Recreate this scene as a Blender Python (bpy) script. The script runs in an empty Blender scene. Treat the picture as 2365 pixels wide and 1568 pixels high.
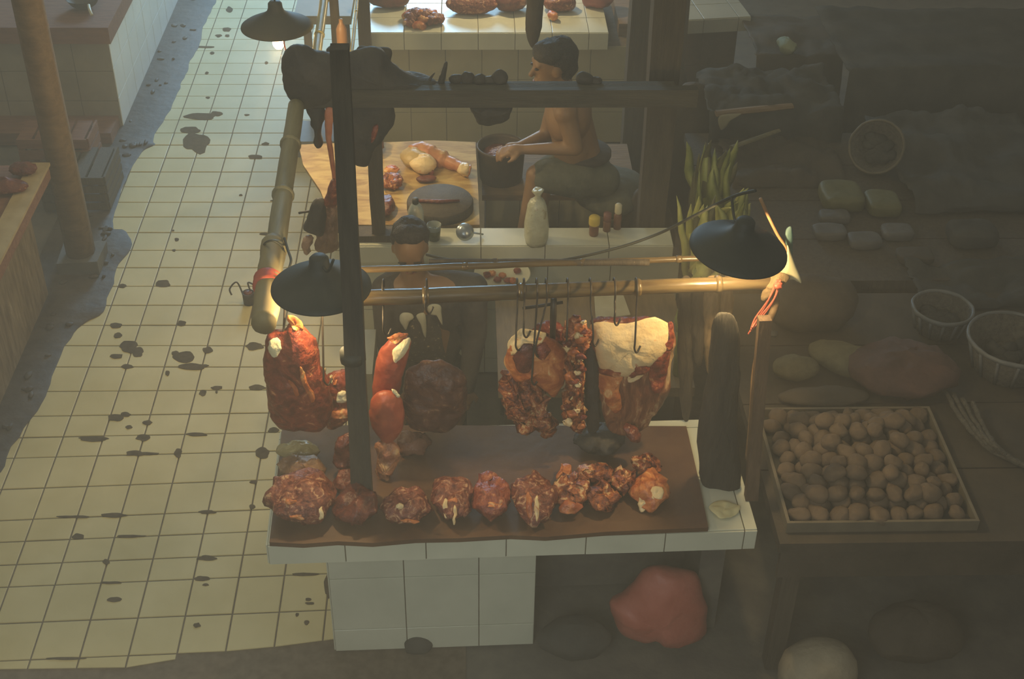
import bpy, math, random
from mathutils import Vector, Matrix, noise, Quaternion
random.seed(7)
S = bpy.context.scene
COL = S.collection
PI = math.pi
H = 4.4; F = 3100.; CX, CY = 1182.5, 784.

# ------------------------------------------------------------------ camera
_d = Vector((1067-CX, -1510-CY, F)).normalized()
_nx = 1110-CX; _ny = -(F*F+(1067-CX)*_nx)/(-1510-CY)
_up = -Vector((_nx, _ny, F)).normalized()
_X = _d.cross(_up).normalized()
# rows: camera axes (x right, y down, z forward) expressed in world (X, Y, Z)
cr = Vector((_X[0], _d[0], _up[0])); cd = Vector((_X[1], _d[1], _up[1])); cf = Vector((_X[2], _d[2], _up[2]))
cam = bpy.data.cameras.new('camera'); cam.sensor_width = 36; cam.lens = F/2365*36
cam.clip_start = 0.05; cam.clip_end = 200
co = bpy.data.objects.new('camera', cam); COL.objects.link(co)
m3 = Matrix((cr, -cd, -cf)).transposed()
co.matrix_world = Matrix.Translation((0, 0, H)) @ m3.to_4x4()
S.camera = co

# ------------------------------------------------------------------ world, lights, exposure
W = bpy.data.worlds.new('world'); S.world = W; W.use_nodes = True
W.node_tree.nodes['Background'].inputs[0].default_value = (1.0, 0.93, 0.74, 1)
W.node_tree.nodes['Background'].inputs[1].default_value = 0.175
def light(kind, name, loc, energy, color, size=.1, target=None, sizey=None):
    l = bpy.data.lights.new(name, kind); l.energy = energy; l.color = color
    if kind == 'AREA':
        l.size = size
        if sizey: l.shape = 'RECTANGLE'; l.size_y = sizey
    else: l.shadow_soft_size = size
    o = bpy.data.objects.new(name, l); COL.objects.link(o); o.location = loc
    if target is not None:
        o.rotation_euler = (Vector(target)-Vector(loc)).to_track_quat('-Z', 'Y').to_euler()
    return o
light('AREA', 'hall_lamp', (-1.8, 6.4, 5.6), 43, (1, .85, .42), 1.2, (-1.5, 6.0, 0), 5.0)
light('AREA', 'daylight_opening', (-1.0, 15.0, 3.2), 165, (.50, .82, 1), 2.2, (-2.0, 9, 0), 2.0).data.spread = 1.5
light('AREA', 'front_fill', (-.8, .1, 3.4), 19, (.96, 1, .88), 1.4, (.2, 4.0, .4)).data.spread = 1.9  # added soft fill near the camera, brightens the counter front
S.view_settings.view_transform = 'Standard'; S.view_settings.look = 'None'
S.view_settings.gamma = 1; S.view_settings.exposure = -0.06; S.view_settings.use_curve_mapping = False

# ------------------------------------------------------------------ measuring helpers
def ray(px, py):
    return cr*(px-CX) + cd*(py-CY) + cf*F
def Zp(px, py, z):
    r = ray(px, py); t = (z-H)/r.z; return Vector((r.x*t, r.y*t, z))
def project(p):
    v = Vector(p)-Vector((0, 0, H)); z = v.dot(cf); return (CX+F*v.dot(cr)/z, CY+F*v.dot(cd)/z)
def Yp(px, py, Y):
    r = ray(px, py); t = Y/r.y; return Vector((r.x*t, Y, H+r.z*t))

# ------------------------------------------------------------------ materials
MATS = {}
def mat(name, c1, c2=None, scale=8., rough=.6, c3=None, bump=.0, metal=0., detail=6., lo=.35, hi=.65, bscale=None, trans=0., dist=0., alpha=1., stretch=None, spec=.5):
    if name in MATS: return MATS[name]
    m = bpy.data.materials.new(name); m.use_nodes = True
    nt = m.node_tree; N = nt.nodes; L = nt.links; b = N['Principled BSDF']
    b.inputs['Roughness'].default_value = rough; b.inputs['Metallic'].default_value = metal
    b.inputs['Specular IOR Level'].default_value = spec
    b.inputs['Transmission Weight'].default_value = trans; b.inputs['Alpha'].default_value = alpha
    tc = N.new('ShaderNodeTexCoord'); mp = N.new('ShaderNodeMapping')
    L.new(tc.outputs['Object'], mp.inputs[0])
    if stretch: mp.inputs['Scale'].default_value = stretch
    if c2 is None: c2 = tuple(v*.8 for v in c1)
    n = N.new('ShaderNodeTexNoise'); n.inputs['Scale'].default_value = scale; n.inputs['Detail'].default_value = detail
    n.inputs['Roughness'].default_value = .6; n.inputs['Distortion'].default_value = dist
    L.new(mp.outputs[0], n.inputs['Vector'])
    r = N.new('ShaderNodeValToRGB'); L.new(n.outputs['Fac'], r.inputs[0])
    r.color_ramp.elements[0].position = lo; r.color_ramp.elements[0].color = (*c1, 1)
    r.color_ramp.elements[1].position = hi; r.color_ramp.elements[1].color = (*c2, 1)
    if c3:
        e = r.color_ramp.elements.new(min(.99, hi+.07)); e.color = (*c3, 1)
    L.new(r.outputs[0], b.inputs['Base Color'])
    if bump:
        n2 = N.new('ShaderNodeTexNoise'); n2.inputs['Scale'].default_value = bscale or scale*3; n2.inputs['Detail'].default_value = 4
        L.new(mp.outputs[0], n2.inputs['Vector'])
        bp = N.new('ShaderNodeBump'); bp.inputs['Strength'].default_value = bump; bp.inputs['Distance'].default_value = .01
        L.new(n2.outputs['Fac'], bp.inputs['Height']); L.new(bp.outputs[0], b.inputs['Normal'])
    MATS[name] = m; return m
def emit(name, c, s):
    m = bpy.data.materials.new(name); m.use_nodes = True; b = m.node_tree.nodes['Principled BSDF']
    b.inputs['Emission Color'].default_value = (*c, 1); b.inputs['Emission Strength'].default_value = s
    b.inputs['Base Color'].default_value = (*c, 1); return m

M_floor_tile = mat('glazed_floor_tile', (.57, .465, .21), (.66, .55, .28), 3, .55, bump=.06, bscale=30)
M_counter_tile = mat('white_counter_tile', (.60, .60, .47), (.72, .71, .56), 2.5, .32, bump=.03)
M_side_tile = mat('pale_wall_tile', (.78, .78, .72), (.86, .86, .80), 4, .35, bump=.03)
M_brown_tile = mat('brownish_wall_tile', (.25, .21, .14), (.33, .28, .19), 6, .6, bump=.05)  # darker brownish tile of the far left stall front
M_grout = mat('dark_grout', (.10, .075, .05), (.17, .13, .09), 20, .9)
M_concrete = mat('wet_dark_concrete', (.10, .09, .08), (.17, .15, .12), 6, .65, bump=.3, bscale=25)
M_mud = mat('wet_mud', (.055, .043, .036), (.10, .08, .066), 9, .6, bump=.5, bscale=18, spec=.2)
M_stain = mat('floor_stain', (.075, .058, .038), (.13, .10, .065), 30, .95, spec=.1)
M_darkwood = mat('dark_wood', (.062, .048, .034), (.10, .078, .052), 5, .75, bump=.3, stretch=(9, 9, 1))
M_beam = mat('greasy_beam_wood', (.055, .048, .036), (.09, .078, .056), 5, .7, bump=.3, stretch=(1, 9, 9))
M_brownwood = mat('brown_wood', (.16, .095, .045), (.26, .165, .085), 5, .7, bump=.3, stretch=(1, 6, 6))
M_redwood = mat('reddish_wood', (.17, .065, .035), (.26, .12, .065), 7, .75, bump=.2, stretch=(1, 5, 5))
M_bamboo = mat('grey_bamboo', (.24, .21, .12), (.34, .30, .18), 6, .45, bump=.1, stretch=(8, .8, 8))
M_bamboo2 = mat('brown_bamboo', (.10, .065, .03), (.17, .12, .055), 6, .3, bump=.1, stretch=(.8, 8, 8))
M_ochre = mat('ochre_board', (.38, .23, .085), (.58, .41, .16), 5, .7, c3=(.62, .46, .19), hi=.58, lo=.40, stretch=(1, 3, 1), dist=1.)
M_bloodboard = mat('blood_stained_board', (.10, .045, .022), (.16, .08, .038), 5, .5, bump=.25, c3=(.20, .11, .05), hi=.65)
M_meat = mat('red_meat', (.13, .022, .014), (.32, .065, .032), 15, .4, bump=.8, c3=(.62, .28, .12), hi=.60, lo=.38, dist=1.6)
M_darkmeat = mat('dark_red_meat', (.09, .02, .014), (.21, .055, .032), 15, .4, bump=.8, c3=(.42, .2, .10), hi=.62, lo=.38, dist=1.6)
M_orangemeat = mat('orange_fatty_meat', (.42, .10, .03), (.70, .26, .08), 12, .4, bump=.7, c3=(.86, .55, .24), hi=.58, lo=.40, dist=1.2)
M_rib = mat('ribbed_meat', (.12, .025, .014), (.46, .13, .04), 24, .4, bump=1.0, c3=(.78, .5, .24), hi=.56, lo=.42, dist=1.)
M_marbled = mat('marbled_meat', (.13, .03, .02), (.30, .09, .05), 20, .45, bump=.9, c3=(.60, .36, .20), hi=.56, lo=.40, dist=2.2)
M_fat = mat('cream_fat', (.80, .56, .27), (.88, .68, .37), 9, .4, bump=.7, c3=(.66, .30, .12), hi=.62, dist=1.2)
M_whitefat = mat('white_fat', (.85, .80, .52), (.80, .66, .38), 20, .4, bump=.4)
M_silhouette = mat('silhouette_meat', (.035, .030, .028), (.065, .055, .045), 10, .65, bump=.6)  # near-black neutral: backlit shade of the rack lumps put into the colour
M_black = mat('black_enamel', (.035, .037, .03), (.055, .055, .045), 8, .6)
M_iron = mat('dark_iron', (.05, .04, .035), (.08, .065, .05), 20, .5, metal=.4)
M_white_enamel = mat('shade_inner', (.75, .72, .6), (.7, .66, .5), 5, .5)
M_skin = mat('tan_skin', (.27, .15, .075), (.33, .19, .095), 7, .5, bump=.1)
M_hair = mat('black_hair', (.03, .025, .022), (.06, .05, .045), 60, .55, bump=.8, bscale=160)
M_shorts = mat('grey_green_cloth', (.10, .105, .075), (.15, .15, .11), 12, .85, bump=.4)
M_shirt = mat('dark_shirt', (.06, .05, .045), (.10, .085, .07), 12, .85, bump=.4)
M_pattern = mat('speckled_black_cloth', (.04, .035, .03), (.07, .06, .05), 60, .85, c3=(.5, .38, .2), hi=.62)
M_palecloth = mat('pale_cloth', (.38, .37, .27), (.46, .44, .33), 10, .8, bump=.3)
M_red = mat('red_plastic', (.55, .10, .06), (.65, .16, .10), 12, .45)
M_redbag = mat('dim_red_plastic', (.46, .11, .07), (.55, .16, .11), 6, .5, bump=.5)
M_glass = mat('clear_plastic', (.62, .70, .66), (.72, .78, .72), 9, .12, trans=.65, alpha=.9)
M_steel = mat('steel', (.38, .42, .44), (.46, .50, .52), 9, .28, metal=.7)
M_yellow = mat('yellow_plastic', (.68, .50, .08), (.75, .56, .12), 9, .45)
M_cream = mat('cream_plastic', (.62, .55, .36), (.68, .62, .42), 9, .45)
M_jar = mat('dark_sauce_jar', (.16, .07, .04), (.24, .11, .07), 12, .3)
M_leaf = mat('green_leaf', (.24, .28, .07), (.44, .46, .14), 9, .5, bump=.3)
M_leaf2 = mat('yellow_green_leaf', (.50, .52, .13), (.72, .70, .24), 9, .5, bump=.3)
M_husk = mat('brown_husk', (.20, .13, .06), (.33, .22, .11), 9, .75, bump=.3, stretch=(6, 6, 1))
M_potato = mat('earthy_potato', (.11, .075, .048), (.17, .115, .07), 12, .85, bump=.4)
M_crate = mat('pale_crate_rim', (.14, .115, .08), (.19, .155, .105), 12, .6)
M_tarp = mat('grey_brown_tarp', (.045, .045, .042), (.085, .08, .07), 6, .92, bump=.3, spec=.2)
M_tarp2 = mat('dark_brown_cloth', (.050, .040, .028), (.085, .065, .045), 6, .8, bump=.5)
M_basket = mat('woven_basket', (.07, .062, .05), (.13, .115, .09), 50, .8, bump=.8)
M_straw = mat('yellowish_straw', (.13, .11, .055), (.20, .165, .085), 20, .8, bump=.5)
M_pack = mat('grey_paper_pack', (.085, .08, .075), (.13, .12, .11), 12, .7, bump=.3)
M_greenpack = mat('olive_pack', (.10, .095, .035), (.15, .14, .06), 12, .6, bump=.3)
M_sack = mat('pale_brown_sack', (.30, .25, .17), (.38, .32, .22), 12, .8, bump=.5)
M_tray = mat('white_tray', (.66, .62, .45), (.72, .68, .5), 12, .4)
M_streak = mat('stained_plaster', (.13, .09, .055), (.27, .21, .14), 7, .8, bump=.2, stretch=(3, 5, 1), c3=(.40, .34, .26), hi=.65)

# ------------------------------------------------------------------ mesh helpers
def raw(name, verts, faces, m, parent=None, smooth=False):
    me = bpy.data.meshes.new(name); me.from_pydata([tuple(v) for v in verts], [], faces); me.update()
    if smooth: me.shade_smooth()
    if m: me.materials.append(m)
    return link(name, me, parent)
OFF = {}
def link(name, me, parent=None):
    o = bpy.data.objects.new(name, me); COL.objects.link(o)
    if parent: setpar(o, parent)
    return o
def setpar(o, parent):
    o.parent = parent
    if parent.name in OFF: o.matrix_parent_inverse = Matrix.Translation(-OFF[parent.name])
def thing(name, label, cat, loc, group=None, kind=None):
    o = bpy.data.objects.new(name, None); COL.objects.link(o); o.empty_display_size = .05
    o.location = loc; OFF[o.name] = Vector(loc)
    return tag(o, label, cat, group, kind)
def tag(o, label=None, cat=None, group=None, kind=None):
    if label: o['label'] = label
    if cat: o['category'] = cat
    if group: o['group'] = group
    if kind: o['kind'] = kind
    return o
class MB:
    def __init__(s): s.v = []; s.f = []
    def add(s, v, f):
        k = len(s.v); s.v += [Vector(p) for p in v]; s.f += [tuple(i+k for i in q) for q in f]; return s
    def box(s, lo, hi, fr=None):
        x0, y0, z0 = lo; x1, y1, z1 = hi
        v = [(x0,y0,z0),(x1,y0,z0),(x1,y1,z0),(x0,y1,z0),(x0,y0,z1),(x1,y0,z1),(x1,y1,z1),(x0,y1,z1)]
        v = [Vector(p) for p in v]
        if fr: v = [fr(p) for p in v]
        return s.add(v, [(0,3,2,1),(4,5,6,7),(0,1,5,4),(1,2,6,5),(2,3,7,6),(3,0,4,7)])
    def tube(s, pts, radii, n=12, cap=True, flat=1.):
        pts = [Vector(p) for p in pts]
        if not hasattr(radii, '__len__'): radii = [radii]*len(pts)
        k = len(s.v); prev = None
        for i, p in enumerate(pts):
            t = (pts[min(i+1, len(pts)-1)]-pts[max(i-1, 0)]).normalized()
            if prev is None:
                a = Vector((0, 0, 1)) if abs(t.z) < .9 else Vector((1, 0, 0))
                u = t.cross(a).normalized()
            else: u = (prev - t*prev.dot(t)).normalized()
            w = t.cross(u); prev = u
            for j in range(n):
                an = 2*PI*j/n; s.v.append(p + (u*math.cos(an) + w*math.sin(an)*flat)*radii[i])
        for i in range(len(pts)-1):
            for j in range(n):
                a = k+i*n+j; b = k+i*n+(j+1) % n; s.f.append((a, b, b+n, a+n))
        if cap:
            s.f.append(tuple(k+j for j in range(n))[::-1]); s.f.append(tuple(k+(len(pts)-1)*n+j for j in range(n)))
        return s
    def lathe(s, c, prof, n=32, axis=(0, 0, 1), closed=False):
        c = Vector(c); q = Vector((0, 0, 1)).rotation_difference(Vector(axis)); k = len(s.v)
        for r, z in prof:
            for j in range(n):
                a = 2*PI*j/n; s.v.append(c + q @ Vector((r*math.cos(a), r*math.sin(a), z)))
        m = len(prof)
        for i in range(m if closed else m-1):
            for j in range(n):
                a = k+i*n+j; b = k+i*n+(j+1) % n; i2 = (i+1) % m
                s.f.append((a, b, k+i2*n+(j+1) % n, k+i2*n+j))
        if not closed:
            if prof[0][0] > 1e-4: s.f.append(tuple(k+j for j in range(n))[::-1])
            if prof[-1][0] > 1e-4: s.f.append(tuple(k+(m-1)*n+j for j in range(n)))
        return s
    def ell(s, c, r, q=None, n=20, m=12):
        c = Vector(c); k = len(s.v)
        if not hasattr(r, '__len__'): r = (r, r, r)
        for i in range(m+1):
            ph = PI*i/m
            for j in range(n):
                a = 2*PI*j/n
                p = Vector((r[0]*math.sin(ph)*math.cos(a), r[1]*math.sin(ph)*math.sin(a), r[2]*math.cos(ph)))
                s.v.append(c + (q @ p if q else p))
        for i in range(m):
            for j in range(n):
                a = k+i*n+j; b = k+i*n+(j+1) % n; s.f.append((a, a+n, b+n, b))
        return s
    def jitter(s, amp, sc, seed=0.):
        for i, p in enumerate(s.v):
            q = p*sc + Vector((seed, seed*2, -seed))
            s.v[i] = p + Vector(noise.noise_vector(q))*amp + Vector(noise.noise_vector(q*2.7))*amp*.45 + Vector(noise.noise_vector(q*6.1))*amp*.2
        return s
    def build(s, name, m, parent=None, smooth=True): return raw(name, s.v, s.f, m, parent, smooth)

def catmull(pts, n):
    k = len(pts); out = []; per = max(1, n//k)
    for i in range(k):
        p0, p1, p2, p3 = [Vector(pts[(i+j-1) % k]) for j in range(4)]
        for j in range(per):
            t = j/per
            out.append(.5*((2*p1)+(p2-p0)*t+(2*p0-5*p1+4*p2-p3)*t*t+(3*p1-p0-3*p2+p3)*t**3))
    return out
def curve(pts, n=8):
    P = [Vector(p) for p in pts]; P = [P[0]]+P+[P[-1]]; out = []
    for i in range(1, len(P)-2):
        p0, p1, p2, p3 = P[i-1:i+3]
        for j in range(n):
            t = j/n; out.append(.5*((2*p1)+(p2-p0)*t+(2*p0-5*p1+4*p2-p3)*t*t+(3*p1-p0-3*p2+p3)*t**3))
    out.append(P[-2]); return out

def pillow(outline, fn, nrm, thick, amp=.012, sc=14, seed=0., rings=9, n=56, power=.5, back=1.):
    """solid with a measured outline on a real plane (fn: px -> world), rounded to real thickness along nrm"""
    pts = [fn(*p) for p in outline]; pts = catmull(pts, n); c = sum(pts, Vector())/len(pts); N = Vector(nrm)
    b = MB(); k = len(pts); V = []
    rr = [math.sin(PI/2*i/rings) for i in range(1, rings+1)]
    V.append(c + N*thick)
    for r in rr:
        for p in pts: V.append(c+(p-c)*r + N*thick*max(0, 1-r*r)**power)
    Fc = []
    for j in range(k): Fc.append((0, 1+j, 1+(j+1) % k))
    for i in range(rings-1):
        for j in range(k):
            a = 1+i*k+j; b2 = 1+i*k+(j+1) % k; Fc.append((a, a+k, b2+k, b2))
    base = len(V); V.append(c - N*thick*back)
    for r in rr[:-1]:
        for p in pts: V.append(c+(p-c)*r - N*thick*back*max(0, 1-r*r)**power)
    for j in range(k): Fc.append((base, base+1+(j+1) % k, base+1+j))
    for i in range(rings-1):
        for j in range(k):
            a = base+1+i*k+j; b2 = base+1+i*k+(j+1) % k
            if i == rings-2: c1 = 1+(rings-1)*k+j; c2 = 1+(rings-1)*k+(j+1) % k
            else: c1 = a+k; c2 = b2+k
            Fc.append((a, b2, c2, c1))
    b.add(V, Fc); b.jitter(amp, sc, seed); return b

def body(name, blobs, m, parent, vox=.009, sm=4):
    b = MB()
    for t in blobs:
        if t[0] == 'c':
            p0, r0, p1, r1 = Vector(t[1]), t[2], Vector(t[3]), t[4]
            d = p1-p0; n = 6; ax = d.normalized(); pts = []; rad = []
            for i in range(1, n): a = PI/2*i/n; pts.append(p0-ax*r0*math.cos(a)); rad.append(r0*math.sin(a))
            for i in range(5): u = i/4; pts.append(p0+d*u); rad.append(r0+(r1-r0)*u)
            for i in range(1, n): a = PI/2*i/n; pts.append(p1+ax*r1*math.sin(a)); rad.append(r1*math.cos(a))
            b.tube(pts, rad, 14)
        else: b.ell(t[1], t[2], t[3] if len(t) > 3 else None, 22, 14)
    o = b.build(name, m, None)
    r = o.modifiers.new('r', 'REMESH'); r.mode = 'VOXEL'; r.voxel_size = vox
    s = o.modifiers.new('s', 'SMOOTH'); s.factor = .5; s.iterations = sm
    dg = bpy.context.evaluated_depsgraph_get(); me = bpy.data.meshes.new_from_object(o.evaluated_get(dg))
    bpy.data.objects.remove(o); me.shade_smooth()
    if not me.materials: me.materials.append(m)
    return link(name, me, parent)

def tile_quad(name, c4, nrm, th, m, parent, bev=.004):
    """a tile: slab with a small chamfer; c4 corners on the backing plane, ccw seen from nrm"""
    c4 = [Vector(p) for p in c4]; N = Vector(nrm); c = sum(c4, Vector())/4
    top = [p+N*(th-bev*.5) for p in c4]; t2 = [p+(c-p).normalized()*bev*1.4+N*th for p in c4]
    v = c4+top+t2; f = []
    for i in range(4):
        j = (i+1) % 4; f.append((i, j, 4+j, 4+i)); f.append((4+i, 4+j, 8+j, 8+i))
    f.append((8, 9, 10, 11))
    return raw(name, v, f, m, parent)
def tile_face(parent, o, U, V, ul, vl, nrm, m, gap=.004, th=.006, name='tile', clip=None):
    """individual tiles over a face: o + U*u + V*v, break lists ul, vl"""
    o = Vector(o); U = Vector(U); V = Vector(V); flip = U.cross(V).dot(Vector(nrm)) < 0
    for i in range(len(ul)-1):
        for j in range(len(vl)-1):
            if clip and not clip((ul[i]+ul[i+1])/2, (vl[j]+vl[j+1])/2): continue
            a, b, c, d = ul[i]+gap/2, ul[i+1]-gap/2, vl[j]+gap/2, vl[j+1]-gap/2
            if b-a < .01 or d-c < .01: continue
            q = [o+U*a+V*c, o+U*b+V*c, o+U*b+V*d, o+U*a+V*d]
            if flip: q.reverse()
            tile_quad(name, q, nrm, th+random.uniform(-.0006, .0006), m, parent, .002)
from mathutils.kdtree import KDTree
def hug(b, flesh, off=.003, keep=.45, view=True):
    """lay a thin piece b on the front surface of flesh (both MB, facing -Y)"""
    fr = [v for v in flesh.v]; ym = sum(v.y for v in fr)/len(fr); fr = [v for v in fr if v.y < ym+.004]
    kd = KDTree(len(fr))
    for i, v in enumerate(fr): kd.insert(Vector((v.x, 0, v.z)), i)
    kd.balance(); yc = sum(v.y for v in b.v)/len(b.v)
    for i, p in enumerate(b.v):
        ws = 0; y = 0
        for c, k, d in kd.find_n(Vector((p.x, 0, p.z)), 5): w = 1/(d+.002); ws += w; y += w*fr[k].y
        b.v[i] = Vector((p.x, y/ws-off+(p.y-yc)*keep, p.z))
    return b
def steps(a, b, s, off=0.):
    l = [a]; x = a+(off if off > 0 else s)
    while x < b-.03: l.append(x); x += s
    l.append(b); return l
HAZE = .052

# ================================================================== FLOOR
fb = MB(); fb.box((-6, -.5, -.08), (8, 17, -.012))
floor = tag(fb.build('floor', M_concrete, None, False), kind='structure')
rows = [1590, 1505, 1419, 1335, 1284, 1231, 1181, 1112, 1045, 1001, 955, 901, 847, 798, 751, 705, 661, 618, 578, 537, 501, 467,
        431, 397, 365, 335, 307, 277, 250, 222, 195, 172, 146, 117, 91, 66, 42, 20, 0, -20, -40]
def slope(y): return -.042 if y > 1150 else (-.042*(y-850)/300 if y > 850 else 0.)
def rowline(y):
    a = Zp(500, y, 0); b = Zp(700, y+200*slope(y), 0)
    k = (b.y-a.y)/(b.x-a.x); return (a.y-k*a.x, k)
RL = [rowline(y) for y in rows]
cols = [-2.424+.2*i for i in range(13)]
cells = []
for i in range(len(RL)-1):
    for j in range(len(cols)-1):
        xl, xr = cols[j], cols[j+1]
        if xr > -.5 and i < 3: xr = -.56
        (a0, k0), (a1, k1) = RL[i], RL[i+1]
        if i == 0 and (j < 2): continue
        g = .0035
        lo_l = a0+k0*xl
        if i <= 1: lo = lambda x: max(a0+k0*x, 3.70+(x+1.42)*.15 if x > -1.42 else 3.69)
        else: lo = lambda x: a0+k0*x
        if xr-xl < .05 or a1+k1*xr-lo(xr) < .02: continue
        q = [(xl+g, lo(xl)+g, -.006), (xr-g, lo(xr)+g, -.006), (xr-g, a1+k1*xr-g, -.006), (xl+g, a1+k1*xl-g, -.006)]
        cells.append((i, q))
def far_hidden(i, q):  # tiles under the gutter mud are left out
    return q[1][0] < -2.25
cells = [c for c in cells if not far_hidden(*c)]
near = cells[:300]; far = cells[300:]
for i, q in near:
    tile_quad('tile', q, (0, 0, 1), .006+random.uniform(-.001, .001), M_floor_tile, floor, .003)
b = MB()
for i, q in far:
    v = [Vector(p) for p in q]; t = [p+Vector((0, 0, .006)) for p in v]
    b.add(v+t, [(4, 5, 6, 7), (0, 1, 5, 4), (1, 2, 6, 5), (2, 3, 7, 6), (3, 0, 4, 7)])
tag(b.build('far_tiles', M_floor_tile, floor, False), kind='stuff')
b = MB(); b.box((-2.45, 3.55, -.02), (-.02, 12, -.0045)); b.build('grout_bed', M_grout, floor, False)
# gutter of wet mud along the left stalls
gr = [(0, 1092), (40, 1010), (100, 932), (120, 870), (160, 782), (200, 745), (238, 720), (262, 655), (275, 610), (298, 575), (294, 535), (262, 530), (262, 500), (282, 440),
      (300, 395), (330, 352), (360, 335), (352, 322), (385, 268), (410, 215), (418, 195), (432, 165), (440, 140), (462, 100), (470, 62), (490, 20), (502, 0), (515, -40)]
gl = []
ptsR = curve([Zp(x, y, 0) for x, y in gr], 4)
b = MB(); v = []; k = len(ptsR)
for i, p in enumerate(ptsR):
    jx = noise.noise(p*9)*.02
    v += [(p.x+jx, p.y, .001), (p.x+jx-.012, p.y, .008), ((p.x-2.5)/2-.05, p.y, .011), (-2.55, p.y, .008)]
f = []
for i in range(k-1):
    for j in range(3): f.append((4*i+j, 4*i+4+j, 4*i+5+j, 4*i+1+j))
b.add(v, f); o = b.build('gutter', M_mud, floor, True); tag(o, 'dark wet muddy gutter along the left stalls')
b = MB()
for i in range(60):
    p = ptsR[random.randrange(k)]; x = random.uniform(-2.36, p.x-.06)
    b.ell((x, p.y, .012), (random.uniform(.01, .03), random.uniform(.01, .04), .008), n=7, m=4)
tag(b.jitter(.008, 30).build('gutter_debris', M_mud, floor), kind='stuff')
# scatter volume added to lift the blacks like film fog
hz = bpy.data.materials.new('veil_haze'); hz.use_nodes = True; nt_ = hz.node_tree; nt_.nodes.clear()
vo = nt_.nodes.new('ShaderNodeOutputMaterial'); vs = nt_.nodes.new('ShaderNodeVolumeScatter'); vs.inputs['Density'].default_value = HAZE
vs.inputs['Color'].default_value = (1, .88, .70, 1); vs.inputs['Anisotropy'].default_value = .2
nt_.links.new(vs.outputs[0], vo.inputs['Volume'])
hb_ = MB(); hb_.box((-5.9, -.4, -.004), (7.9, 16.9, 6.5)); o = hb_.build('haze', hz, None, False); tag(o, 'thin haze volume added to lift the blacks', 'haze', None, 'stuff')
# stains: (centre px, half w, half h, irregularity)
st = [(465, 268, 38, 7), (500, 262, 14, 5), (455, 330, 32, 22), (440, 300, 24, 8), (613, 332, 9, 4), (590, 362, 16, 5), (524, 68, 9, 5), (505, 82, 8, 3), (530, 22, 8, 6),
      (375, 655, 18, 8), (268, 751, 15, 6), (272, 774, 10, 6), (420, 746, 10, 6), (298, 800, 22, 14), (318, 812, 14, 12), (268, 822, 16, 5), (293, 846, 14, 5),
      (425, 824, 24, 12), (405, 816, 8, 6), (479, 808, 12, 7), (448, 846, 34, 7), (588, 799, 20, 8), (282, 660, 9, 5), (387, 861, 5, 6), (468, 907, 8, 7), (500, 895, 14, 4),
      (594, 895, 20, 6), (268, 964, 18, 8), (290, 956, 12, 5), (298, 986, 8, 4), (340, 975, 11, 5), (218, 1013, 34, 6), (330, 1010, 16, 7), (456, 1003, 24, 4), (632, 993, 12, 6),
      (606, 1046, 15, 13), (311, 1046, 20, 6), (411, 1046, 8, 10), (340, 1047, 26, 3), (585, 1113, 9, 4), (582, 1170, 7, 6), (478, 1182, 20, 4), (262, 1189, 28, 5), (170, 1193, 40, 3),
      (180, 1238, 14, 6), (300, 1238, 34, 3), (478, 1288, 22, 6), (466, 1336, 18, 6), (475, 1350, 7, 3), (266, 1384, 16, 6), (455, 1443, 8, 5), (705, 1326, 30, 4), (757, 1355, 8, 26),
      (712, 1384, 6, 4), (708, 1437, 6, 5), (686, 1419, 4, 4), (715, 1393, 10, 3), (245, 1297, 8, 6), (256, 1345, 22, 3), (402, 578, 4, 3), (408, 553, 5, 4), (610, 540, 10, 3),
      (400, 532, 3, 2), (500, 905, 3, 3), (490, 122, 5, 3), (478, 168, 4, 3), (480, 225, 5, 2), (570, 265, 6, 2), (615, 145, 4, 3), (640, 463, 18, 2), (470, 108, 30, 2), (150, 1520, 40, 3), (556, 450, 4, 2), (525, 82, 5, 3)]
for n_, (x, y, rx, ry) in enumerate(st):
    v = []; k = 18
    for j in range(k):
        a = 2*PI*j/k; r = 1+.42*noise.noise(Vector((math.cos(a)*1.3+n_*3.1, math.sin(a)*1.3, n_)))
        v.append(Zp(x+rx*r*math.cos(a), y+ry*r*math.sin(a), .0022))
    c = sum(v, Vector())/k; c.z = .0034
    raw('stain', [c]+v+[p-Vector((0, 0, .003)) for p in v], [(0, 1+j, 1+(j+1) % k)[::-1] for j in range(k)]+[(1+j, 1+k+j, 1+k+(j+1) % k, 1+(j+1) % k) for j in range(k)], M_stain, floor)

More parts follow.
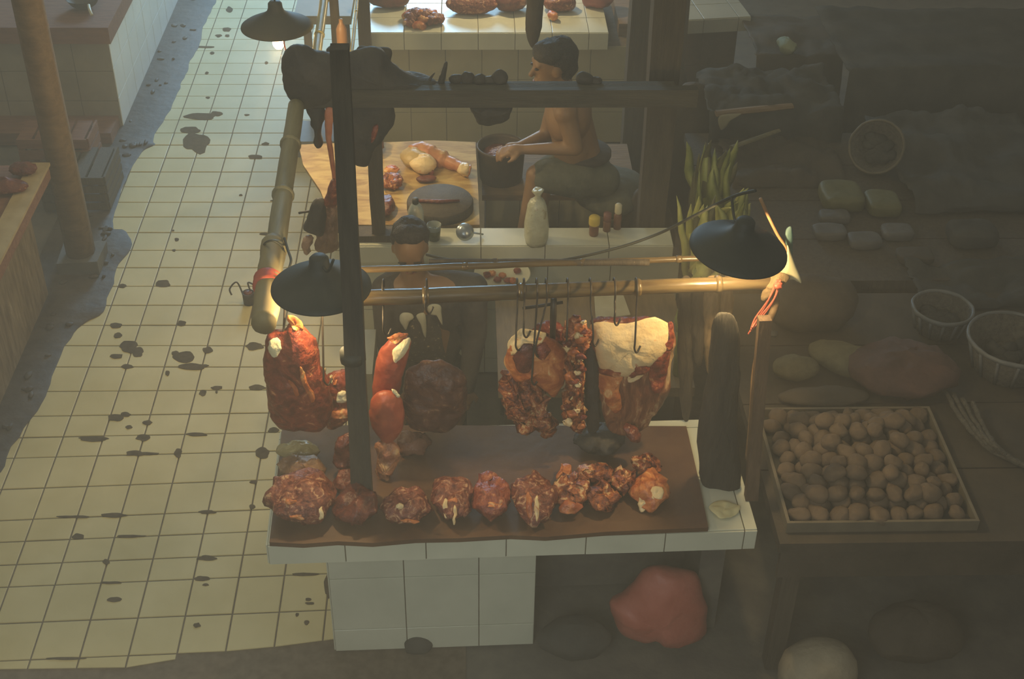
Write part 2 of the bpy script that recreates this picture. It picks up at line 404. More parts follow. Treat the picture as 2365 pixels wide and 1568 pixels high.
# ================================================================== FRONT BUTCHER COUNTER
ZC = .83
def counter(label, A, B, depth, sl, ts, zc, body=None, m=M_counter_tile, bm=M_counter_tile, topclip=None, toff=0.):
    """tiled counter: slab from A to B (front edge, top corners), tiled top, lip and body face"""
    A = Vector(A); B = Vector(B); U = (B-A); U.z = 0; w = U.length; U.normalize(); V = Vector((-U.y, U.x, 0)); Z = Vector((0, 0, 1))
    t = thing('tiled_counter', label, 'counter', (A+U*w/2+V*depth/2-Z*zc))
    fr = lambda p: A-Z*zc+U*p.x+V*p.y+Z*p.z
    MB().box((0, 0, zc-sl), (w, depth, zc-.006), fr).build('slab', M_grout, t, False)
    us = steps(0, w, ts, toff)
    tile_face(t, A-Z*.006, U, V, us, steps(0, depth, ts), Z, m)
    tile_face(t, A-Z*sl, U, Z, us, [0, sl-.003], -V, m)
    tile_face(t, A-Z*sl, V, Z, steps(0, depth, ts), [0, sl-.003], -U, m)
    if body:
        x0, x1, y0, z0 = body
        MB().box((x0, y0, z0), (x1, depth-.02, zc-sl), fr).build('base', M_grout, t, False)
        zs = steps(z0, zc-sl, ts, (zc-sl-z0) % ts if (zc-sl-z0) % ts > .04 else ts)
        tile_face(t, A-Z*zc+U*x0+V*y0, U, Z, steps(0, x1-x0, ts), zs, -V, bm)
        tile_face(t, A-Z*zc+U*x0+V*y0, V, Z, steps(0, depth-y0-.02, ts), zs, -U, bm)
    return t, fr
A = Zp(617, 1258, ZC); B = Zp(1750, 1222, ZC)
c1, fr1 = counter('white tiled butcher counter in the foreground under the hanging meat', A, B, .65, .10, .30, ZC, (.19, 1.02, .20, 0), toff=.285)
# recess at the right of the base: rounded masonry opening
fc = lambda x, y, z: fr1(Vector((x, y, z)))
b = MB()
b.box((1.02, .52, 0), (1.83, .65, .73), fr1); b.build('recess_back', M_concrete, c1, False)
b = MB()
for i in range(7):
    a0 = PI/2*i/7; a1 = PI/2*(i+1)/7; r = .09
    b.box((1.02, .205, .73-r+r*math.sin(a0)-.0), (1.02+r-r*math.cos(a1), .60, .73-r+r*math.sin(a1)+.001), fr1)
b.build('recess_corner', M_counter_tile, c1, False)
b = MB(); b.box((1.70, .25, 0), (1.80, .62, .73), fr1); b.build('pier', M_concrete, c1, False)
# blood-stained board on the counter
def slabpoly(name, pts, z0, z1, m, parent=None, label=None, cat=None, amp=.0, group=None):
    """flat board of measured plan outline"""
    P = [Zp(x, y, z1) for x, y in pts]; k = len(P)
    v = P+[Vector((p.x, p.y, z0)) for p in P]
    f = [tuple(range(k))[::-1] if (P[1]-P[0]).cross(P[2]-P[1]).z < 0 else tuple(range(k))]
    f += [(j, k+j, k+(j+1) % k, (j+1) % k) for j in range(k)]+[tuple(range(k, 2*k))]
    o = raw(name, v, f, m, parent)
    return tag(o, label, cat, group) if not parent else o
slabpoly('chopping_board', [(622, 1252), (700, 1256), (780, 1250), (860, 1254), (960, 1245), (1060, 1243), (1180, 1236), (1260, 1240), (1400, 1228), (1636, 1218),
                            (1612, 1100), (1585, 984), (1300, 983), (1000, 982), (652, 982), (638, 1120)], ZC+.0015, ZC+.022, M_bloodboard, None,
         'long blood-stained brown board covering the foreground tiled counter', 'board')

# ================================================================== LEDGE / SECOND COUNTER
A2 = Zp(803, 567, ZC); B2 = Zp(1556, 566, ZC)
c2, fr2 = counter('narrow white tiled ledge of the middle stall with bottles standing on it', A2, B2, .165, .10, .318, ZC, (.04, 1.66, .05, 0), toff=.02)
# middle stall: table for the ochre board
p0 = Zp(812, 519, ZC); p1 = Zp(1108, 519, ZC); p2 = Zp(1098, 324, ZC)
t = thing('cutting_table', 'wooden table behind the ledge carrying the ochre cutting board', 'table', ((p0.x+p1.x)/2, (p0.y+p2.y)/2, 0))
MB().box((-.62, 5.80, ZC-.07), (p1.x-.01, p2.y, ZC-.012)).build('tabletop', M_brownwood, t, False)
for x in (-.58, p1.x-.08):
    for y in (5.83, p2.y-.08):
        MB().box((x, y, 0), (x+.06, y+.06, ZC-.07)).build('leg', M_darkwood, t, False)
slabpoly('cutting_board', [(816, 519), (1108, 519), (1104, 430), (1098, 328), (1000, 324), (900, 328), (780, 330), (690, 334), (700, 380), (740, 440), (770, 519)], ZC-.011, ZC+.006, M_ochre, None,
         'ochre cutting board with a leg of meat on the middle stall', 'board')
# bench that the shirtless man sits on
seat0 = Zp(1112, 452, .72); 
t = thing('tiled_bench', 'low tiled bench under the seated shirtless person', 'bench', (.75, 6.35, 0))
by = Zp(1120, 452, .62).y
MB().box((.10, by, 0), (.92, by+.55, .60)).build('base', M_grout, t, False)
MB().box((.08, by-.02, .60), (.94, by+.57, .635)).build('seat_plank', M_brownwood, t, False)
tile_face(t, (.10, by, 0), (1, 0, 0), (0, 0, 1), steps(0, .82, .22, .19), [.02, .22, .42, .60], (0, -1, 0), mat('bench_tile', (.42, .38, .25), (.5, .46, .31), 3, .45))
# step block inside the pit
MB_ = MB(); MB_.box((.12, 5.98, 0), (.55, 6.1, .33)); o = MB_.build('foot_block', M_darkwood, None, False); tag(o, 'dark wooden block under the feet of the seated shirtless person', 'block')

# ================================================================== THIRD COUNTER
A3 = Zp(845, 75, ZC); B3 = Zp(1406, 75, ZC)
c3, fr3 = counter('far white tiled counter at the top with a heap of minced meat', A3, B3, .75, .12, .24, ZC, (.03, 1.72, .06, 0), bm=mat('shaded_yellow_tile', (.36, .33, .20), (.44, .40, .26), 3, .45), toff=.245)  # body tiles darker: shade on the counter front put into the colour
# fourth counter right of it
A4 = Zp(1545, 48, ZC); B4 = Zp(1735, 38, ZC)
c4, fr4 = counter('pale tiled counter corner beside the dark post at top right', A4, B4, .55, .10, .24, ZC, (.02, .5, .05, 0), m=mat('dull_tile', (.40, .40, .33), (.48, .47, .38), 3, .4), bm=mat('dirty_brown_tile', (.09, .065, .045), (.14, .10, .07), 6, .7))

# ================================================================== LEFT STALLS
# far left stall
t = thing('tiled_stall', 'far left stall with a white tiled side lit by daylight and brown worktop', 'stall', (-3.1, 9.6, 0))
MB().box((-4.2, 8.47, 0), (-2.395, 13.5, .645)).build('base', M_grout, t, False)
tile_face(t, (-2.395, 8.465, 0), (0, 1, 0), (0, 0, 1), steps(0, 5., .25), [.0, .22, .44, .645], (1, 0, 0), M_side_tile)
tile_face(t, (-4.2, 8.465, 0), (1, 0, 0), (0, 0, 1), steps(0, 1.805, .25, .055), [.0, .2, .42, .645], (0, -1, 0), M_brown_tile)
MB().box((-4.2, 8.40, .645), (-2.36, 13.5, .76)).build('worktop', M_redwood, t, False)
MB().box((-4.2, 8.2, 0), (-2.41, 8.46, .09)).build('plinth', M_redwood, t, False)
# near left stall
t = thing('plastered_stall', 'near left stall with ochre lit top edge and stained plaster side', 'stall', (-3., 5., 0))
b = MB(); v = []; f = []
MB().box((-4, 3.9, 0), (-2.40, 6.40, .72)).build('base', M_streak, t, False)
MB().box((-4, 3.85, .72), (-2.27, 6.48, .80)).jitter(.006, 3).build('worktop', M_redwood, t, False)
MB().box((-2.37, 3.85, .795), (-2.262, 6.49, .812)).build('lit_strip', mat('lit_edge', (.36, .26, .12), (.46, .35, .18), 12, .6), t, False)  # light along the top edge put into an ochre strip
# lumps on its top
for i, (x, y, s) in enumerate([(20, 440, 1), (55, 400, .8)]):
    p = Zp(x, y, .81); o = MB().ell(p+Vector((0, 0, .03)), (.10*s, .06*s, .035), n=14, m=8).jitter(.015, 14, i).build('meat_piece', M_darkmeat)
    tag(o, ['dark meat piece on the near left stall, at the picture edge', 'small dark meat piece at the far corner of the near left stall'][i], 'meat')
# bowl on far stall
p = Zp(195, 18, .76)
t = thing('bowl', 'brown bowl with a pale handle on the far left stall', 'bowl', p)
MB().lathe(p, [(.04, .0), (.085, .03), (.11, .07), (.115, .075), (.10, .06), (.05, .015), (0, .012)], 28).build('bowl_body', M_darkwood, t)
MB().tube(curve([Zp(205, 12, .84), Zp(207, 22, .85), Zp(212, 35, .83)], 5), .010, 8).build('handle', M_cream, t)
# clutter between the left stalls
for i, (x, y, z, sx, sy, sz, m, lab, nm, cat) in enumerate([
    (180, 375, .12, .20, .20, .12, M_darkwood, 'dark wooden crate lying between the two left stalls', 'wooden_crate', 'crate'),
    (130, 300, .16, .22, .13, .16, M_redwood, 'reddish crate against the plinth of the far left stall', 'wooden_crate', 'crate')]):
    c = Zp(x, y, z*2); t = thing(nm, lab, cat, (c.x, c.y, 0)); c.z = 0
    for k in range(4): MB().box((c.x-sx, c.y-sy-.012, .02+k*sz*.5), (c.x+sx, c.y-sy, .02+k*sz*.5+sz*.4)).build('slat', m, t, False)
    for k in range(4): MB().box((c.x+sx, c.y-sy, .02+k*sz*.5), (c.x+sx+.012, c.y+sy, .02+k*sz*.5+sz*.4)).build('slat', m, t, False)
    for k in range(4): MB().box((c.x-sx+k*sx*.5, c.y-sy, sz*2-.02), (c.x-sx+k*sx*.5+sx*.42, c.y+sy, sz*2)).build('slat', m, t, False)
    for a in (-1, 1):
        for bq in (-1, 1): MB().box((c.x+a*(sx-.02)-.02, c.y+bq*(sy-.02)-.02, 0), (c.x+a*(sx-.02)+.02, c.y+bq*(sy-.02)+.02, sz*2-.02)).build('corner_post', m, t, False)
# front left wooden post (vertical, close to camera)
base = Vector((-2.275, 6.72, 0))
t = thing('wooden_post', 'leftmost tall brown wooden post rising between the left stalls', 'post', base)
MB().tube([base, base+Vector((0, 0, 1.2)), base+Vector((.0, 0, 2.6)), base+Vector((.02, 0, 4.6))], [.085, .08, .08, .085], 10).jitter(.008, 5).build('shaft', M_brownwood, t)
MB().box((base.x-.12, base.y-.12, 0), (base.x+.12, base.y+.12, .09)).jitter(.01, 6).build('footing', M_concrete, t, False)

# ================================================================== RACKS
def bamboo(name, label, a, b, r, m, joints, cat='pole', bend=.0):
    a = Vector(a); b = Vector(b); d = b-a; t = thing(name, label, cat, a)
    n = 40; pts = []; rad = []
    js = sorted(joints)
    for i in range(n+1):
        u = i/n; p = a+d*u+Vector((0, 0, -1))*bend*math.sin(PI*u); pts.append(p)
        rad.append(r*(1-.1*u))
    MB().tube(pts, rad, 16).jitter(.002, 6).build('cane', m, t)
    for j in js:
        p = a+d*j+Vector((0, 0, -1))*bend*math.sin(PI*j); ax = d.normalized()
        MB().lathe(p-ax*.012, [(r*.98, 0), (r*1.13, .008), (r*1.13, .016), (r*.98, .024)], 16, ax).build('joint', m, t)
    return t
ZB = 1.63
bamboo('bamboo_pole', 'thick grey-green bamboo pole running away over the left edge of the front counter', Zp(612, 735, ZB), Zp(684, 245, ZB), .041, M_bamboo, [.27, .52, .78])
# added sleeve, lamplight on the pole end put into its colour; red tie
e0, e1 = Zp(612, 740, ZB), Zp(632, 562, ZB)
t = thing('lit_pole_end', 'added sleeve in lamplit yellow round the near end of the grey bamboo pole', 'wrap', e0)
MB().tube(curve([e0-Vector((0, .02, 0)), e0*.5+e1*.5, e1], 8), (.047, 16)[0], 16).jitter(.006, 12).build('sleeve', mat('lamplit_sleeve', (.28, .22, .11), (.36, .29, .15), 6, .6), t)
e = Zp(618, 656, ZB); ax = (e1-e0).normalized()
MB().lathe(e-ax*.03, [(.047, 0), (.054, .01), (.050, .02), (.054, .032), (.050, .045), (.054, .06), (.047, .07)], 18, ax).build('red_tie', M_red, t)
bamboo('bamboo_pole', 'yellow lit bamboo pole at the top beside the lamp with the glowing bulb', Zp(728, 150, ZB), Zp(757, -60, ZB), .024, mat('lit_bamboo', (.40, .33, .14), (.52, .44, .20), 5, .35, stretch=(8, 1, 8)), [.3, .7])  # lamplight on the cane put into its brighter yellow
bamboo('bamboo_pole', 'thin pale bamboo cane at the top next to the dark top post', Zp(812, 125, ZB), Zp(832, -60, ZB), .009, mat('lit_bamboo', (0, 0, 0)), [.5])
bamboo('bamboo_pole', 'thick brown bamboo bar with meat hooks across the front counter', Zp(800, 690, ZB), Zp(1795, 651, ZB), .030, M_bamboo2, [.18, .40, .67, .86])
bamboo('bamboo_pole', 'thin brown bamboo bar behind the thick bar over the front counter', Zp(800, 624, ZB), Zp(1700, 594, ZB), .013, M_bamboo2, [.3, .6, .85])
b = bamboo('wooden_bar', 'dark wooden bar lying along behind the thin bamboo bar', Zp(990, 606, ZB), Zp(1500, 606, ZB), .014, M_darkwood, [.3], 'bar')
# posts of the front rack
def post(label, base, top, w0, w1, m, lean=(0, 0), name='wooden_post'):
    base = Vector(base); t = thing(name, label, 'post', base); top = Vector((base.x+lean[0], base.y+lean[1], top))
    b = MB(); n = 10
    for i in range(n): pass
    v = []; f = []
    for i in range(n+1):
        u = i/n; c = base.lerp(top, u); w = (w0*(1-u)+w1*u)/2
        for a, q in ((-1, -1), (1, -1), (1, 1), (-1, 1)): v.append(c+Vector((a*w, q*w*.8, 0)))
    for i in range(n):
        for j in range(4): f.append((4*i+j, 4*i+(j+1) % 4, 4*i+4+(j+1) % 4, 4*i+4+j))
    f += [(3, 2, 1, 0), (4*n, 4*n+1, 4*n+2, 4*n+3)]
    b.add(v, f).jitter(.006, 4).build('shaft', m, t, False)
    return t, base, top
pb = Zp(838, 1148, ZC+.023)
t, _, _ = post('tall dark wooden post standing on the front board between the left hanging hams', pb, 2.70, .078, .056, mat('very_dark_wood', (.05, .042, .032), (.08, .067, .048), 5, .85, bump=.3, stretch=(9, 9, 1)), (.025, 0))
MB().tube([pb+Vector((0, 0, .66)), pb+Vector((0, 0, .70))], .046, 12).build('wire_band', M_black, t)
pr = Zp(1733, 1150, ZC)
t, _, _ = post('brown wooden post at the right end of the front rack by the red strings', pr, 1.60, .050, .045, mat('dim_brown_wood', (.085, .05, .028), (.14, .085, .048), 5, .75, bump=.3, stretch=(9, 9, 1)), (-.02, .12))
# rack over the middle stall: plank beam and two posts
p = Zp(876, 548, ZC)
t, _, ptop = post('dark wooden post standing on the middle ledge near the head of the dark-haired person', p, 1.60, .065, .07, M_darkwood)
MB().box((p.x-.13, p.y-.05, ZC), (p.x+.11, p.y+.05, ZC+.035)).jitter(.008, 9).build('foot', M_darkwood, t, False)
yb = p.y
pr2 = Zp(1518, 540, ZC)
t, _, _ = post('thick dark post at the right end of the middle rack', (pr2.x, pr2.y+.20, 0), 3.0, .12, .17, M_darkwood, (-.02, 0))
# the beam
t = thing('plank_beam', 'wide dark plank beam across the middle rack carrying dark meat lumps', 'beam', (.4, yb, ZB))
a = Yp(672, 215, yb-.06); bq = Yp(1560, 212, yb-.06)
zt = Yp(1200, 186, yb-.06).z-.03; zb_ = Yp(1200, 240, yb-.06).z
MB().box((a.x, yb-.10, zb_), (bq.x+.1, yb-.045, zt)).jitter(.004, 5).build('front_plank', M_beam, t, False)
MB().box((a.x+.03, yb-.015, zb_+.01), (bq.x, yb+.02, zt-.01)).jitter(.004, 6).build('back_plank', M_beam, t, False)
MB().box((a.x, yb-.045, zt-.03), (bq.x, yb-.015, zt-.005)).build('shelf_board', M_darkwood, t, False)
ZT = zt
# post hidden partly: far post at top (830-850) and right upper posts
p = Zp(846, 118, ZC)
t, _, _ = post('dark square post at the left end of the far tiled counter', (p.x-.02, A3.y-.09, 0), 2.2, .075, .08, M_darkwood)
t, _, _ = post('dark post at the top left beside the yellow lit bamboo', (Zp(774, 60, 1.2).x, Zp(774, 60, 1.2).y, 0), 2.4, .05, .05, M_darkwood)
p = Zp(1478, 300, .8)
t, _, _ = post('dark upright plank right of the far tiled counter', (p.x+.02, 7.2, 0), 2.4, .16, .17, M_darkwood)
p = Zp(1580, 60, .9)
t, _, _ = post('slim dark post in front of the pale tiled corner at top right', (p.x, 8.2, 0), 2.2, .07, .075, M_darkwood)
for i, (x0, y0, x1, y1, m, lab) in enumerate([(1500, -10, 1533, 108, M_cream, 'thin pale leaning cane beside the top right dark post'),
                                       (1538, -10, 1532, 40, M_darkwood, 'thin dark cane hanging in front of the pale tiled corner'),
                                       (1562, -10, 1556, 60, M_darkwood, 'second thin dark cane hanging in front of the pale tiled corner')]):
    o = MB().tube(curve([Yp(x0, y0, 7.6), Yp((x0+x1)/2+2, (y0+y1)/2, 7.6), Yp(x1, y1, 7.6)], 6), .006, 8).build('thin_cane', m)
    tag(o, lab, 'cane')

# ================================================================== LAMPS
M_bulb = emit('glowing_bulb', (1, .62, .28), 60)
def lamp(label, c, energy, tilt=(0, 0, 1), r=.182, cordto=None, low=.0, color=(1, .72, .34)):
    c = Vector(c); t = thing('pendant_lamp', label, 'lamp', c); ax = Vector(tilt).normalized()
    s = r/.182
    out = [(.182, 0), (.181, .006), (.165, .017), (.135, .032), (.10, .048), (.07, .064), (.045, .082), (.037, .10), (.035, .125), (.026, .135), (0, .137)]
    inn = [(0, .095), (.03, .09), (.05, .072), (.085, .052), (.12, .035), (.15, .020), (.172, .007), (.179, .001)]
    b = MB(); b.lathe(c, [(q*s, z*s) for q, z in out], 48, ax); b.build('lamp_shade', M_black, t)
    b = MB(); b.lathe(c, [(q*s, z*s-.002) for q, z in inn], 48, ax); b.build('shade_lining', M_white_enamel, t)
    b = MB(); b.lathe(c+ax*(.060-low), [(0, -.075), (.016, -.071), (.028, -.055), (.031, -.038), (.026, -.018), (.016, .0), (.013, .02)], 20, ax); b.build('bulb', M_bulb, t)
    b = MB(); b.lathe(c+ax*(.066-low), [(.016, 0), (.019, .005), (.019, .03+low), (.012, .032+low)], 16, ax); b.build('socket', M_black, t)
    if cordto is not None: MB().tube(curve([c+ax*.13*s, c.lerp(Vector(cordto), .5)+Vector((.0, 0, .01)), Vector(cordto)], 8), .005, 8).build('cord', M_black, t)
    l = light('POINT', 'bulb_light', c+ax*(.0-low-.03), energy, color, .03); l.parent = t; l.matrix_parent_inverse = Matrix.Translation(-c)
    return t
lamp('black enamel lamp shade over the left end of the thick bamboo bar', Zp(742, 664, 1.71), 13, r=.178, cordto=Zp(770, 600, 1.90))
lamp('black enamel lamp shade over the right end of the bamboo bar beside the red strings', Zp(1705, 576, 1.88), 20, tilt=(.10, -.06, 1), r=.173, cordto=Zp(1690, 455, 1.98))
lamp('black enamel lamp shade with a glowing bulb showing below, at top left', Zp(640, 62, 1.62), 16, low=.105, cordto=Zp(640, 60, 1.6)+Vector((0, .05, .9)))
lamp('dark lamp shade half hidden among the black lumps on the middle rack', Zp(775, 172, 1.66), 15)
lamp('black enamel lamp shade hanging above the far tiled counter', Vector((.2, 8.75, 1.75)), 40)
# cables
def cable(lab, pts, r, m=M_black, name='cable', cat='cable'):
    return tag(MB().tube(curve(pts, 8), r, 8).build(name, m), lab, cat)
cable('black cable sagging from the dark head to the right lamp over the middle ledge', [Zp(985, 588, 1.35), Zp(1040, 600, 1.38), Zp(1150, 612, 1.45), Zp(1290, 602, 1.5), Zp(1420, 574, 1.55), Zp(1520, 540, 1.6), Zp(1600, 500, 1.80), Zp(1690, 455, 1.98), Zp(1745, 440, 2.05)], .006)
cable('thin dark wire dangling beside the left lamp shade from the bamboo pole', [Zp(657, 550, 1.66), Zp(664, 575, 1.66), Zp(672, 600, 1.67), Zp(668, 618, 1.67)], .005)
cable('thin dark wire looped round the near half of the bamboo pole', [Zp(606, 580, 1.60), Zp(612, 562, 1.68), Zp(630, 556, 1.71), Zp(650, 568, 1.68), Zp(658, 586, 1.62)], .0045)
cable('thin red cord by the glowing bulb at top left', [Yp(655, 92, 6.3), Yp(658, 110, 6.3), Yp(664, 130, 6.3)], .004, M_red, 'thin_wire', 'wire')

# ================================================================== HANGING MEAT
YB = 4.04
def hang(nm, lab, outline, m, Y=YB, th=.06, amp=.014, sc=13, seed=1., group=None, cat='meat', extra=()):
    c = Yp(sum(p[0] for p in outline)/len(outline), sum(p[1] for p in outline)/len(outline), Y)
    t = thing(nm, lab, cat, c)
    fb_ = pillow(outline, lambda x, y: Yp(x, y, Y), (0, -1, 0), th, amp, sc, seed, rings=11, n=72); fb_.build('flesh', m, t)
    for i, (pn, ol, mm, dy, tt) in enumerate(extra):
        hug(pillow(ol, lambda x, y: Yp(x, y, Y-dy), (0, -1, 0), tt, .006, 30, seed+i+3, rings=6, n=40), fb_).build(pn, mm, t)
    return t
hang('hanging_ham', 'large dark red ham hanging at the far left under the lamp', [(640, 762), (618, 775), (612, 810), (611, 860), (614, 905), (626, 950), (650, 983), (700, 990), (752, 988), (768, 955), (762, 900), (748, 865), (735, 830), (728, 790), (712, 766), (690, 748), (672, 742), (662, 756)],
     M_meat, YB-.06, .075, .016, 10, 2., extra=[('fat_patch', [(622, 795), (640, 790), (648, 805), (642, 822), (626, 828), (617, 812)], M_whitefat, .055, .018),
      ('fat_rim', [(662, 745), (682, 748), (696, 762), (698, 775), (680, 772), (666, 760)], M_orangemeat, .05, .025),
      ('sinew', [(690, 850), (697, 852), (712, 890), (728, 925), (720, 930), (702, 895)], M_orangemeat, .072, .010),
      ('sinew', [(667, 880), (674, 880), (690, 905), (684, 912)], M_orangemeat, .074, .008)])
hang('hanging_ham', 'smaller ham with a bright white fat patch hanging right beside the large left ham', [(748, 868), (775, 858), (815, 848), (834, 852), (840, 900), (832, 940), (815, 965), (785, 985), (755, 980), (742, 940), (740, 900)],
     M_meat, YB+.04, .055, .018, 14, 3., extra=[('fat_patch', [(780, 905), (797, 902), (801, 920), (796, 930), (778, 926)], M_whitefat, .05, .02),
      ('fat_patch', [(772, 948), (800, 940), (812, 955), (790, 962), (770, 960)], M_orangemeat, .045, .02), ('sinew', [(745, 868), (750, 866), (748, 905), (744, 905)], M_whitefat, .045, .008),
      ('sinew', [(757, 884), (766, 880), (764, 890)], M_whitefat, .05, .01), ('sinew', [(768, 892), (780, 880), (776, 892)], M_orangemeat, .05, .01)])
hang('hanging_cut', 'long red meat strip hanging with a white fatty top end beside the main post', [(944, 781), (905, 780), (884, 792), (872, 815), (866, 850), (861, 890), (866, 925), (890, 935), (915, 930), (925, 900), (930, 860), (940, 835), (947, 805)],
     mat('smooth_red_meat', (.28, .05, .028), (.42, .10, .05), 9, .42, bump=.4, dist=1.), YB-.02, .05, .01, 9, 4., extra=[('fat_patch', [(908, 812), (925, 800), (944, 792), (944, 812), (928, 828), (915, 838), (909, 826)], M_whitefat, .04, .014), ('fat_patch', [(895, 792), (918, 782), (942, 782), (930, 792), (905, 800)], M_orangemeat, .035, .014)])
hang('hanging_cut', 'tongue-shaped red meat piece hanging under the long red strip', [(868, 910), (890, 902), (912, 906), (930, 925), (936, 955), (930, 985), (918, 1008), (900, 1022), (880, 1010), (862, 985), (853, 955), (857, 928)],
     mat('tongue_red_meat', (.36, .07, .035), (.48, .12, .05), 9, .42, bump=.4, dist=1.), YB-.10, .045, .008, 9, 5., extra=[('fat_rim', [(905, 904), (912, 906), (925, 920), (920, 924), (908, 912)], M_whitefat, .02, .012)])
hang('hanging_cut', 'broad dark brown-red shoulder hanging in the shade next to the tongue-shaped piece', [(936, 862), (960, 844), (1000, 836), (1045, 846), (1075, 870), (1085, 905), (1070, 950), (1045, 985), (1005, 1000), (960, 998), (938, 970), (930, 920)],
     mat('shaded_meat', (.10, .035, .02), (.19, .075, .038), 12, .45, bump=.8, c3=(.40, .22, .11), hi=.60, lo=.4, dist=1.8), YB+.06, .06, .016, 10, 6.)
hang('hanging_ribs', 'lumpy orange-red rib bunch hanging below the cream skin piece', [(1170, 855), (1200, 872), (1240, 880), (1262, 915), (1268, 950), (1282, 990), (1270, 1003), (1245, 990), (1215, 1000), (1190, 975), (1172, 950), (1160, 925), (1166, 890)],
     M_rib, YB+.02, .06, .028, 24, 7.)
hang('hanging_cut', 'cream and orange skinned joint hanging from several hooks, left of the bony spine', [(1168, 805), (1180, 782), (1200, 768), (1228, 768), (1250, 772), (1285, 792), (1308, 810), (1314, 835), (1312, 865), (1300, 895), (1282, 915), (1262, 905), (1240, 880), (1215, 870), (1195, 880), (1180, 860), (1165, 835)],
     M_orangemeat, YB-.03, .06, .014, 10, 8., extra=[('fat_rim', [(1172, 800), (1184, 782), (1202, 769), (1230, 769), (1262, 778), (1250, 790), (1215, 786), (1195, 798), (1180, 820)], M_fat, .035, .022),
      ('lean_hollow', [(1192, 800), (1215, 788), (1230, 800), (1225, 850), (1200, 860), (1186, 830)], M_darkmeat, .05, .018), ('fat_patch', [(1196, 828), (1212, 812), (1218, 822), (1204, 845), (1194, 846)], M_whitefat, .066, .012), ('lean_hollow', [(1240, 805), (1262, 800), (1270, 815), (1255, 832), (1242, 825)], M_meat, .055, .012)])
t = hang('hanging_spine', 'knobbly reddish backbone hanging in the middle of the hooks', [(1305, 745), (1330, 734), (1350, 750), (1364, 775), (1352, 800), (1340, 830), (1348, 870), (1346, 920), (1350, 970), (1338, 1005), (1318, 980), (1300, 955), (1308, 900), (1300, 860), (1312, 820), (1302, 785)],
     M_rib, YB-.05, .05, .022, 26, 9.)
for i in range(26):
    x = 1326+random.uniform(-20, 22); y = 745+i*9.6; r = random.uniform(.010, .018)
    MB().ell(Yp(x, y, YB-.095), (r*1.2, r*.7, r), n=12, m=8).jitter(.011, 60, i).build('bone_knob', (M_fat, M_orangemeat, M_meat)[i % 3], t)
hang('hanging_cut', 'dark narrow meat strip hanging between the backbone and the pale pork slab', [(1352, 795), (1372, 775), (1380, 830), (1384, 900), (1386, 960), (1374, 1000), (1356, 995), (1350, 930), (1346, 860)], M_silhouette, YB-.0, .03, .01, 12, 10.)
hang('hanging_cut', 'reddish meat edge hanging behind the cream joint on the bar', [(1225, 770), (1245, 752), (1280, 745), (1300, 752), (1310, 790), (1290, 800), (1250, 790)], M_meat, YB+.07, .04, .014, 16, 11.)
slab = hang('hanging_slab', 'large cream pork side hanging at the right end of the bar', [(1362, 756), (1400, 750), (1450, 754), (1495, 742), (1530, 742), (1558, 762), (1556, 800), (1549, 845), (1545, 890), (1525, 935), (1500, 975), (1470, 1000), (1430, 1003), (1400, 980), (1388, 930), (1380, 880), (1376, 830), (1366, 790)],
     mat('slab_meat', (.16, .05, .025), (.34, .13, .06), 9, .42, bump=.8, c3=(.64, .42, .21), hi=.56, lo=.42, stretch=(2.4, 1, .6), dist=1.), YB-.0, .045, .016, 12, 12., extra=[
      ('fat_layer', [(1364, 757), (1400, 751), (1450, 755), (1495, 743), (1532, 745), (1553, 765), (1546, 800), (1520, 822), (1500, 840), (1478, 836), (1462, 858), (1430, 862), (1400, 850), (1384, 856), (1376, 825), (1368, 785)], M_fat, .028, .032),
      ('lean_edge', [(1545, 760), (1559, 760), (1557, 805), (1545, 815), (1530, 800), (1544, 785)], M_meat, .038, .018),
      ('lean_strip', [(1382, 862), (1420, 848), (1450, 852), (1440, 868), (1400, 875), (1384, 876)], M_meat, .045, .018),
      ('lean_strip', [(1452, 850), (1470, 832), (1492, 838), (1500, 856), (1475, 868), (1455, 872)], M_meat, .045, .022),
      ('lean_strip', [(1500, 850), (1525, 815), (1548, 812), (1545, 860), (1528, 905), (1505, 900)], M_meat, .042, .020),
      ('fat_flap', [(1378, 880), (1405, 872), (1440, 866), (1430, 890), (1436, 940), (1420, 955), (1400, 935), (1384, 910)], M_orangemeat, .040, .016),
      ('fat_flap', [(1450, 870), (1488, 856), (1492, 866), (1465, 884), (1452, 884)], M_fat, .050, .012)])
hang('hanging_cut', 'dark lumpy trimmings hanging low beneath the pork side', [(1440, 985), (1465, 990), (1480, 1005), (1470, 1022), (1450, 1010)], M_darkmeat, YB-.08, .03, .012, 20, 13.)
hang('hanging_cut', 'dark red strip behind the pork side along its top edge', [(1362, 742), (1390, 735), (1440, 736), (1500, 735), (1500, 752), (1440, 762), (1380, 760)], M_darkmeat, YB+.07, .03, .01, 14, 14.)
hang('hanging_cut', 'orange lumpy strip hanging down to the board right of the main post', [(872, 1020), (900, 1022), (925, 1035), (915, 1070), (900, 1100), (905, 1130), (890, 1140), (872, 1105), (866, 1060)], mat('orange_rib', (.30, .10, .05), (.48, .22, .10), 22, .45, bump=.7, c3=(.62, .38, .17), hi=.6), 3.92, .04, .016, 22, 15.)
hang('hanging_cut', 'dark red trimmings hanging left of the main post over the board', [(782, 1010), (812, 1005), (818, 1050), (822, 1100), (806, 1115), (786, 1090), (770, 1050)], M_darkmeat, 3.92, .035, .016, 20, 16.)
